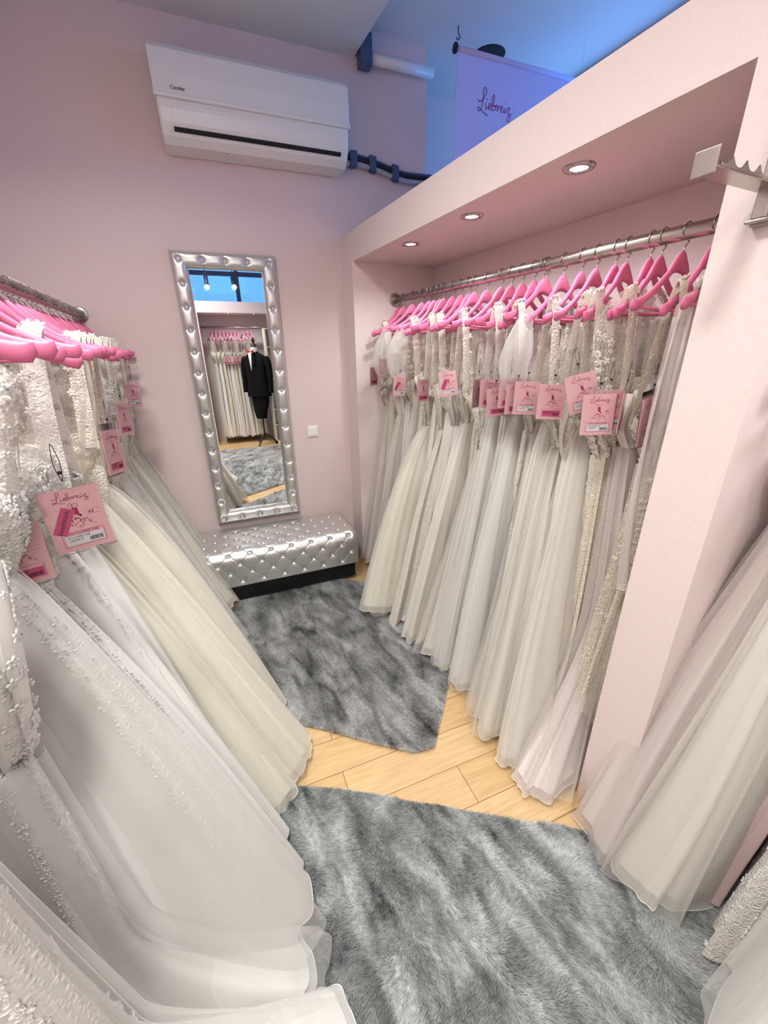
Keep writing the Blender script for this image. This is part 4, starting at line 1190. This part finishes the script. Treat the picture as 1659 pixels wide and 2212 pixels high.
# ---- left rack
LH = [0.035, 0.121, 0.206, 0.291, 0.359, 0.492, 0.617, 0.673, 0.809, 0.863, 0.927, 1.03, 1.097, 1.144, 1.185, 1.28, 1.40, 1.50, 1.60, 1.74, 1.87, 2.00, 2.13, 2.30, 2.50]
LEFT = [
 D(top='loop', skirt='tulle', col=IVORY, reach=0.50, tb=.04, zt=1.40, body='satin', lab='ivory dress with a stiff plain top, left rack, closest to the back wall'),
 D(top='strap', skirt='lace', col=IVORY, prof='column', reach=0.42, tb=.04, zt=1.36, lab='ivory lace dress, second from the back wall on the left rack'),
 D(top='strap', skirt='tulle', col=IVORY, reach=0.50, tb=.06, zt=1.34, lab='ivory tulle dress third from the back wall on the left rack'),
 D(top='loop', skirt='lace', col=CHAMP, prof='column', reach=0.44, tb=.05, zt=1.34, lab='champagne lace dress near the far end of the left rack'),
 D(top='loop', skirt='tulle', col=CREAM, reach=0.54, tb=.10, zt=1.34, zh=.05, lean=-.10, lab='creamy tulle gown whose hem sweeps the rug beside the bench'),
 D(top='strap', skirt='lace', col=IVORY, prof='column', reach=0.46, tb=.05, zt=1.34, lab='narrow ivory lace gown in the far third of the left rack'),
 D(top='strap', skirt='tulle', col=IVORY, reach=0.48, tb=.06, zt=1.34, lean=-.05, lab='ivory tulle gown in the far third of the left rack'),
 D(top='loop', skirt='satin', col=CREAM, prof='column', reach=0.44, tb=.05, zt=1.33, lean=-.05, lab='cream satin gown in the middle of the left rack'),
 D(top='strap', skirt='organza', col=WHITE, reach=0.50, tb=.06, zt=1.34, lean=-.06, lab='white organza gown in the middle of the left rack'),
 D(top='high', skirt='lace', col=IVORY, prof='aline', reach=0.50, tb=.06, zt=1.34, lean=-.06, appl=180, beads=40, lab='ivory gown with a sheer lace back in the middle of the left rack'),
 D(top='loop', skirt='tulle', col=IVORY, reach=0.52, tb=.06, zt=1.33, lean=-.08, lab='ivory tulle gown left of the long cream gown'),
 D(top='strap', skirt='satin', col=IVORY, prof='column', reach=0.44, tb=.05, zt=1.33, lean=-.08, lab='plain ivory satin gown in the middle of the left rack'),
 D(top='strap', skirt='lace', col=CHAMP, prof='column', reach=0.44, tb=.05, zt=1.34, lean=-.08, lab='champagne lace gown in the middle of the left rack'),
 D(top='loop', skirt='tulle', col=IVORY, reach=0.56, tb=.07, zt=1.33, lean=-.12, lab='ivory tulle gown just behind the large cream ball gown'),
 D(top='strap', skirt='satin', col=CREAM, prof='column', reach=0.46, tb=.05, zt=1.33, lean=-.12, lab='narrow cream satin gown just behind the large cream ball gown'),
 D(top='strap', skirt='tulle', col=CREAM, prof='ball', reach=0.60, tb=.12, zt=1.33, lean=-.16, zh=.05, amp=.02, lab='cream tulle gown behind the fanned-out ball gown'),
 D(top='loop', skirt='tulle', col=IVORY, reach=0.62, tb=.10, zt=1.32, lean=-.16, lab='ivory tulle gown beside the fanned-out cream ball gown'),
 D(top='loop', skirt='tulle', col=CREAM, prof='aline', reach=0.67, tb=.14, zt=1.34, lean=-.18, zh=.03, amp=.02, beads=60, lab='large cream tulle ball gown fanning out to the floorboards'),
 D(top='loop', skirt='tulle', col=CREAM, prof='aline', reach=0.56, tb=.12, zt=1.33, lean=-.22, zh=.04, lab='cream net gown with soft folds beside the near rug corner'),
 D(top='strap', skirt='satin', col=WHITE, prof='aline', reach=0.46, tb=.08, zt=1.36, lean=-.15, appl=520, beads=160, lab='white gown with one wide pearl-beaded shoulder strap'),
 D(top='loop', skirt='satin', col=WHITE, prof='aline', reach=0.50, tb=.10, zt=1.38, lean=-.16, sk_appl=800, tr=(.50, 1.02), sk_vr=(0, .40), clusters=20, beads=100, appl=320, lab='white satin gown with beaded trails behind the large price tag'),
 D(top='sweet', skirt='satin', col=WHITE, prof='aline', reach=0.53, tb=.12, zt=1.44, lean=-.14, appl=420, beads=160, sk_appl=2000, tr=(.50, 1.02), sk_vr=(0, .42), clusters=26, asz=.009, lab='white gown with an off-shoulder lace neckline wearing the one-off price tag'),
 D(top='high', skirt='organza', col=WHITE, prof='aline', reach=0.52, tb=.15, zt=1.44, lean=-.10, appl=420, beads=260, sk_appl=3600, tr=(.50, 1.02), sk_vr=(0, .55), clusters=50, op=.8, zh=.06, amp=.02, asz=.008, lab='white organza gown with beaded lace trails ending above the near fur rug'),
 D(top='loop', skirt='tulle', col=WHITE, prof='mermaid', reach=0.50, tb=.14, body='satin', zt=1.38, zw=1.0, lean=-.06, op=.7, zh=.05, appl=260, sk_appl=1600, tr=(.50, 1.02), sk_vr=(0, .4), clusters=40, asz=.008, lab='white tulle gown with a net flare at the left edge of the photo'),
 D(top='loop', skirt='tulle', col=WHITE, prof='mermaid', reach=0.53, tb=.16, body='satin', zt=1.38, zw=1.05, lean=-.02, zh=.05, appl=300, sk_appl=3800, tr=(.50, 1.02), sk_vr=(.0, .80), clusters=80, op=.7, asz=.011, lab='white tulle gown with large leaf lace in the lower left corner'),
]
for i, (s, k) in enumerate(zip(LH, LEFT)):
    base = LU(0, s, 0); k = dict(k); k.setdefault('back', 0.24)
    zt = k.get('zt', 1.34)
    if 'lean' in k: k['lean'] = k['lean']
    hanger(base + Vector((0, 0, LZ)), LZA + random.uniform(-0.2, -0.05), 'pink hanger of the ' + ' '.join(k['lab'].split()[:12]), 'pink hangers on the left rail')
    dress(base, LZA - 0.06, LZ, grp='wedding dresses on the left rail', seed=400 + i, **k)

# ---- second niche beyond the pillar, right foreground
RB = [
 (2.50, D(top='loop', skirt='tulle', col=BLUSH, prof='aline', reach=0.42, tb=.12, lean=-.08, zh=.02, zt=1.42, op=.22, amp=.02, liner='tulle', k0=5, lab='blush net underskirt layer spreading round the pillar foot')),
 (2.575, D(top='loop', skirt='tulle', col=IVORY, prof='aline', reach=0.42, tb=.13, lean=-.02, zh=.02, zt=1.42, op=.4, amp=.016, k0=3, lab='wide ivory tulle gown hanging beyond the pillar')),
 (2.69, D(top='loop', skirt='satin', col=PINK, prof='aline', reach=0.24, tb=.022, zh=.02, zt=1.42, lab='pale pink gown with curled satin ruffles behind the lace-edged gown')),
 (2.79, D(top='loop', skirt='lace', col=WHITE, prof='aline', reach=0.37, tb=.06, zh=.05, zt=1.42, sk_appl=1500, sk_vr=(.6, .99), asz=.008, lab='white gown with an embroidered lace hem at the right edge')),
 (2.92, D(top='loop', skirt='organza', col=WHITE, prof='ball', reach=0.68, tb=.12, zh=.08, zt=1.42, op=.75, lab='white organza gown bulging into the lower right corner')),
]
for i, (s, k) in enumerate(RB):
    base = U(0.297, s, 0); k.setdefault('back', 0.26)
    hanger(base + Vector((0, 0, RZ)), RZA + 0.1, 'pink hanger of the ' + ' '.join(k['lab'].split()[:12]), 'pink hangers beyond the pillar')
    dress(base, RZA, RZ, grp='wedding dresses beyond the pillar', seed=500 + i, **k)

# ---- rear niche seen in the mirror
for i in range(11):
    x = 0.07 + i * 0.062 + (0.03 if i > 7 else 0)
    base = Vector((x, YR - 0.3, 0))
    kind = ['tulle', 'satin', 'lace', 'tulle', 'satin', 'lace', 'tulle', 'satin', 'lace', 'tulle', 'lace'][i]
    hanger(base + Vector((0, 0, 1.98)), PI / 2 - 0.25, 'pink hanger on the rear rail reflected in the mirror', 'pink hangers reflected in the mirror')
    dress(base, PI / 2 - 0.1, 1.98, skirt=kind, col=[IVORY, WHITE, CHAMP][i % 3], top=['high', 'loop', 'strap'][i % 3], reach=0.24, back=0.2, tb=.06, zh=.12, zt=1.62, detail=0, lab='pale wedding dress in the rear niche reflected in the mirror', grp='wedding dresses reflected in the mirror', seed=600 + i)
    if i in (3, 4, 6, 7, 9):
        price_tag(base + Vector((0.0, 0.16, 1.52)), PI + 0.2 * (i % 3), 1, 'pink price tag among the dresses reflected in the mirror', group='pink price tags reflected in the mirror')

# ------------------------------------------------------------------ price tags in place
def TR(dep, s, z, *a, **k): return price_tag(U(dep, s, z), *a, **k)
TR(0.060, 0.340, 1.489, 0.60, 1, 'small pink price tag farthest along the niche rail', tilt=0.00, scale=0.85)
TR(0.060, 0.494, 1.542, 0.35, 0, 'pink price tag second from the far end of the niche rail', tilt=0.00, scale=0.85)
TR(0.060, 0.705, 1.452, 0.20, 2, 'pink price tag with slanted sticker beside the puffed sheer sleeve', tilt=0.05, scale=0.85)
TR(0.060, 0.963, 1.446, 0.30, 1, 'pink price tag half hidden left of the creamy ball gown', tilt=0.00, scale=0.85)
TR(0.060, 1.178, 1.493, -0.65, 2, 'pink price tag with slanted magenta sticker by the rolled satin collar', tilt=-0.18, scale=0.85)
TR(0.055, 1.427, 1.475, 0.45, 0, 'shaded pink price tag turned sideways right of the rolled collar', tilt=0.00, scale=0.90)
TR(0.055, 1.504, 1.477, -0.25, 1, 'pink price tag with magenta label, left of a pair in mid rail', tilt=0.00, scale=0.85)
TR(0.055, 1.545, 1.445, -0.35, 1, 'pink price tag tucked behind the sparkling tulle gown', tilt=-0.10, scale=0.85)
TR(0.055, 1.622, 1.487, -0.40, 1, 'pink price tag with magenta label, left of the overlapping pair', tilt=0.00, scale=0.85)
TR(0.055, 1.662, 1.469, -0.30, 1, 'pink price tag peeking out between two others in mid rail', tilt=0.00, scale=0.85)
TR(0.055, 1.713, 1.480, -0.55, 0, 'pink price tag with white barcode label, right of the mid-rail cluster', tilt=0.00, scale=0.90)
TR(0.055, 1.834, 1.478, -0.55, 1, 'pink price tag with magenta label left of the crystal cup bodice', tilt=0.02, scale=0.90)
TR(0.020, 1.958, 1.518, -0.60, 0, 'tilted pink price tag under the crystal cup bodice', tilt=-0.28, scale=0.90)
TR(0.050, 2.051, 1.476, -0.45, 0, 'pink price tag partly behind the largest one near the pillar', tilt=-0.08, scale=0.90)
TR(0.020, 2.042, 1.465, -0.55, 0, 'largest pink price tag with white label near the pillar end', tilt=-0.05, scale=0.92)
TR(0.055, 2.096, 1.476, 0.60, 1, 'pink price tag seen edge-on next to the clear veil', tilt=0.00, scale=0.90)
TR(0.110, 2.143, 1.460, 0.20, 0, 'pink price tag under the clear veil beside the pillar', tilt=-0.12, scale=1.03)
price_tag(LU(0.200, 2.06, 1.365), 0.30, 2, 'large pink price tag with a slanted one-off sticker, left foreground', tilt=-0.04, scale=0.95)
price_tag(LU(0.108, 2.10, 1.322), 0.42, 1, 'pink price tag in a rounded clear sleeve half covered by the white gown', tilt=0.02, scale=0.90)
price_tag(LU(0.200, 0.351, 1.453), 0.80, 0, 'small pink price tag behind the sheer dress at the far end of the left rack', tilt=0.10, scale=0.95)
price_tag(LU(0.200, 0.962, 1.406), 1.25, 1, 'pink price tag seen nearly edge-on, far third of the left rack', tilt=0.10, scale=0.95)
price_tag(LU(0.210, 1.487, 1.380), 1.30, 1, 'dark-looking pink price tag wedged between lace gowns of the left rack', tilt=0.10, scale=1.00)

# ------------------------------------------------------------------ mannequin with suit (mirror)
def mannequin():
    t = empty('suit_mannequin', (0.70, -1.75, 0), PI + 0.75); tag(t, 'black tailor stand dressed in a black suit, reflected in the mirror', 'mannequin')
    MB().tube([(0, 0, 0.12), (0, 0, 0.95)], 0.013, 14).build('pole', MT['rubberleg'], t, smooth=True)
    for k in range(3):
        a = 2 * PI * k / 3 + 0.4
        MB().tube(smooth_path([(0, 0, 0.22), (0.10 * math.cos(a), 0.10 * math.sin(a), 0.13), (0.24 * math.cos(a), 0.24 * math.sin(a), 0.015)], 6), [0.014] * 12 + [0.010], 10).build('leg', MT['rubberleg'], t, smooth=True)
    def torso(prof, name, mat, wr=0.0):
        nt = 48; P = []
        for (z, a, b_, cy) in prof:
            row = []
            for j in range(nt):
                th = 2 * PI * j / nt; c, s = math.cos(th), math.sin(th)
                f = 1 + wr * math.cos(7 * th + z * 9)
                row.append((a * f * math.copysign(abs(c) ** .85, c), cy + b_ * f * math.copysign(abs(s) ** .85, s), z))
            P.append(row)
        return grid_obj(name, np.array(P), t, mat)
    torso([(1.60, .04, .045, 0), (1.56, .09, .06, 0), (1.535, .15, .08, 0), (1.50, .20, .10, 0), (1.45, .215, .12, 0), (1.30, .205, .13, 0), (1.15, .185, .12, 0), (1.0, .20, .125, 0), (0.88, .225, .135, 0), (0.86, .22, .13, 0)], 'jacket', MT['suit'], 0.012)
    torso([(0.90, .16, .11, 0), (0.75, .155, .10, 0), (0.62, .12, .09, -0.02), (0.48, .09, .07, -0.02)], 'folded_trousers', MT['suit'], 0.04)
    torso([(1.58, .055, .055, -.01), (1.62, .052, .052, -.01), (1.655, .050, .050, -.005)], 'shirt_collar', MT['shirt'])
    torso([(1.64, .045, .045, 0), (1.70, .042, .042, 0), (1.705, .001, .001, 0)], 'neck', MT['rubberleg'])
    MB().lathe([(0.012, 1.70), (0.012, 1.725), (0.026, 1.745), (0.028, 1.765), (0.014, 1.785), (0.018, 1.80), (0.0, 1.815)], 18).build('finial', MT['rubberleg'], t, smooth=True)
    MB().add([(-.035, -.135, 1.56), (.035, -.135, 1.56), (.0, -.138, 1.28)], [(0, 1, 2)]).add([(-.035, -.06, 1.60), (.035, -.06, 1.60), (.035, -.135, 1.56), (-.035, -.135, 1.56)], [(0, 1, 2, 3)]).build('shirt_front', MT['shirt'], t)
    for s in (-1, 1):
        MB().add([(0, -.115, 1.585), (s * .06, -.125, 1.615), (s * .065, -.125, 1.59), (s * .06, -.125, 1.56), (0, -.10, 1.585), (s * .06, -.10, 1.61), (s * .06, -.10, 1.562)], [(0, 1, 2), (0, 2, 3), (4, 6, 5), (0, 4, 5, 1), (0, 3, 6, 4)]).build('bow_tie', MT['red'], t)
        # lapels and sleeves
        MB().add([(s * .03, -.13, 1.57), (s * .085, -.125, 1.52), (s * .09, -.135, 1.42), (s * .005, -.145, 1.25)], [(0, 1, 2, 3)]).build('lapel', MT['suit'], t)
        MB().tube(smooth_path([(s * .20, 0, 1.49), (s * .25, .0, 1.38), (s * .265, -.01, 1.15), (s * .26, -.03, 0.92)], 6), [.055] * 6 + [.052] * 6 + [.042] * 7, 18).build('sleeve', MT['suit'], t, smooth=True)
mannequin()
# glass-shelf cabinet behind it
t = empty('shelf_cabinet', (1.05, -1.85, 0)); tag(t, 'cream shelf cabinet with glass boards at the mirror edge', 'cabinet')
MB().box(-0.16, -0.14, -0.15, 0.15, 0, 1.93).box(0.14, 0.16, -0.15, 0.15, 0, 1.93).box(-0.16, 0.16, -0.15, -0.13, 0, 1.93).box(-0.16, 0.16, -0.15, 0.15, 1.93, 1.95).box(-0.16, 0.16, -0.15, 0.15, 0, 0.06).build('body', MT['shelfwood'], t)
for z in (0.35, 0.62, 0.90, 1.15, 1.40, 1.65):
    MB().box(-0.139, 0.139, -0.128, 0.15, z, z + 0.008).build('shelf', MT['pane'], t)
    MB().box(-0.139, 0.139, 0.148, 0.152, z - 0.002, z + 0.01).build('shelf_edge', MT['white_plastic'], t)

# ------------------------------------------------------------------ fur rugs
def rug(A, ang, w, l, mat, lab, n, seed, length=0.028, wob=0.02):
    """corner A, near edge direction ang, width w, length l to the left of it"""
    rng = np.random.default_rng(seed)
    ca, sa = math.cos(ang), math.sin(ang)
    t = empty('fur_rug', (A[0], A[1], 0), ang); tag(t, lab, 'rug')
    # base with wobbly edge
    def edge(p, k): return wob * (math.sin(p * 7 + k * 2.3 + seed) + 0.5 * math.sin(p * 17 + k + seed))
    ring = []
    m = 40; R = 0.05
    for i in range(m): ring.append((R + (w - 2 * R) * i / m, edge(i / m, 0) * .5))
    for i in range(m): ring.append((w + edge(i / m, 1) * .5, R + (l - 2 * R) * i / m))
    for i in range(m): ring.append((w - R - (w - 2 * R) * i / m, l + edge(i / m, 2) * .5))
    for i in range(m): ring.append((edge(i / m, 3) * .5, l - R - (l - 2 * R) * i / m))
    rg = np.array(ring); c = rg.mean(0)
    V = [(x, y, 0.001) for x, y in ring] + [(x, y, 0.012) for x, y in ring]
    nn = len(ring)
    F = [tuple(range(nn - 1, -1, -1)), tuple(range(nn, 2 * nn))] + [(i, (i + 1) % nn, nn + (i + 1) % nn, nn + i) for i in range(nn)]
    me = mesh('backing', V, F, False)
    at = me.attributes.new('root', 'FLOAT_VECTOR', 'POINT'); at.data.foreach_set('vector', np.array(V, dtype=np.float32).ravel())
    link('backing', me, t, mat)
    # fibres
    P = np.stack([rng.random(n) * (w + 2 * wob) - wob, rng.random(n) * (l + 2 * wob) - wob], -1)
    # inside test against the ring
    xs, ys = rg[:, 0], rg[:, 1]; x2, y2 = np.roll(xs, -1), np.roll(ys, -1)
    ins = np.zeros(n, bool)
    for k in range(nn):
        cnd = ((ys[k] > P[:, 1]) != (y2[k] > P[:, 1])) & (P[:, 0] < (x2[k] - xs[k]) * (P[:, 1] - ys[k]) / (y2[k] - ys[k] + 1e-12) + xs[k])
        ins ^= cnd
    P = P[ins]; n = len(P)
    def lf(x, y, s1, a, b_): return np.sin(a * x + b_ * y + s1) + 0.6 * np.sin(-b_ * 1.7 * x + a * 1.3 * y + s1 * 2) + 0.4 * np.sin(a * 3.1 * y + b_ * 2.2 * x + s1 * 3)
    x, y = P[:, 0], P[:, 1]
    ang_f = 0.9 * lf(x, y, seed, 5.1, 3.3) + 0.5 * lf(x, y, seed + 2, 19, 13) - 1.2
    Ln = length * (0.75 + 0.35 * rng.random(n)) * (1 + 0.22 * lf(x, y, seed + 4, 9, 14) * 0.5)
    lay = 0.95 + 0.22 * lf(x, y, seed + 5, 23, 17) * 0.5 + 0.15 * rng.normal(0, 1, n)
    lay = np.clip(lay, 0.2, 1.25)
    dx, dy = np.cos(ang_f + 0.35 * rng.normal(0, 1, n)) * np.sin(lay), np.sin(ang_f + 0.35 * rng.normal(0, 1, n)) * np.sin(lay); dz = np.cos(lay)
    root = np.stack([x, y, np.full(n, 0.010)], -1)
    d = np.stack([dx, dy, dz], -1)
    sd = rng.random(n) * 2 * PI
    side = np.stack([np.cos(sd), np.sin(sd), 0 * sd], -1) * (0.0008 + 0.0005 * rng.random(n))[:, None]
    mid = root + d * (Ln * .55)[:, None] + np.array([0, 0, 1]) * (Ln * .10)[:, None]
    tip = root + d * Ln[:, None]; tip[:, 2] = np.maximum(tip[:, 2], 0.012)
    VV = np.stack([root - side, root + side, mid - side * .8, mid + side * .8, tip], 1).reshape(-1, 3)
    b0 = np.arange(n)[:, None] * 5
    FF = np.concatenate([b0 + np.array([0, 1, 3]), b0 + np.array([0, 3, 2]), b0 + np.array([2, 3, 4])])
    me = mesh('pile', VV, FF.astype(np.int32), True)
    at = me.attributes.new('root', 'FLOAT_VECTOR', 'POINT'); at.data.foreach_set('vector', np.repeat(root, 5, 0).astype(np.float32).ravel())
    o = link('pile', me, t, mat); o['kind'] = 'stuff'
a1 = math.atan2(-.6, .8)
rug((0.617 - 1.45 * .8, 1.024 + 1.45 * .6), a1, 1.45, 1.24, FUR1, 'light grey fur rug on the floorboards in front of the bench', 380000, 3, 0.024, 0.010)
a2 = math.atan2(-.52, .85)
rug((0.0 - 1.55 * .52, 1.20 - 1.55 * .85), a2, 1.22, 1.52, FUR2, 'dark-streaked grey fur rug in the foreground', 520000, 5, 0.025, 0.014)
c2 = Vector((0.0 + 1.2 * .85, 1.20 - 1.2 * .52))
rug((c2.x - 1.3 * .52 - .02, c2.y - 1.3 * .85 + .02), a2, 0.75, 1.30, FUR4, 'plain pale grey fur rug at the right foreground under the gowns', 200000, 8, 0.026)
rug((-0.15, -1.5), 0.0, 1.25, 0.95, FUR1, 'grey fur rug behind the camera, seen in the mirror', 90000, 9, 0.028)
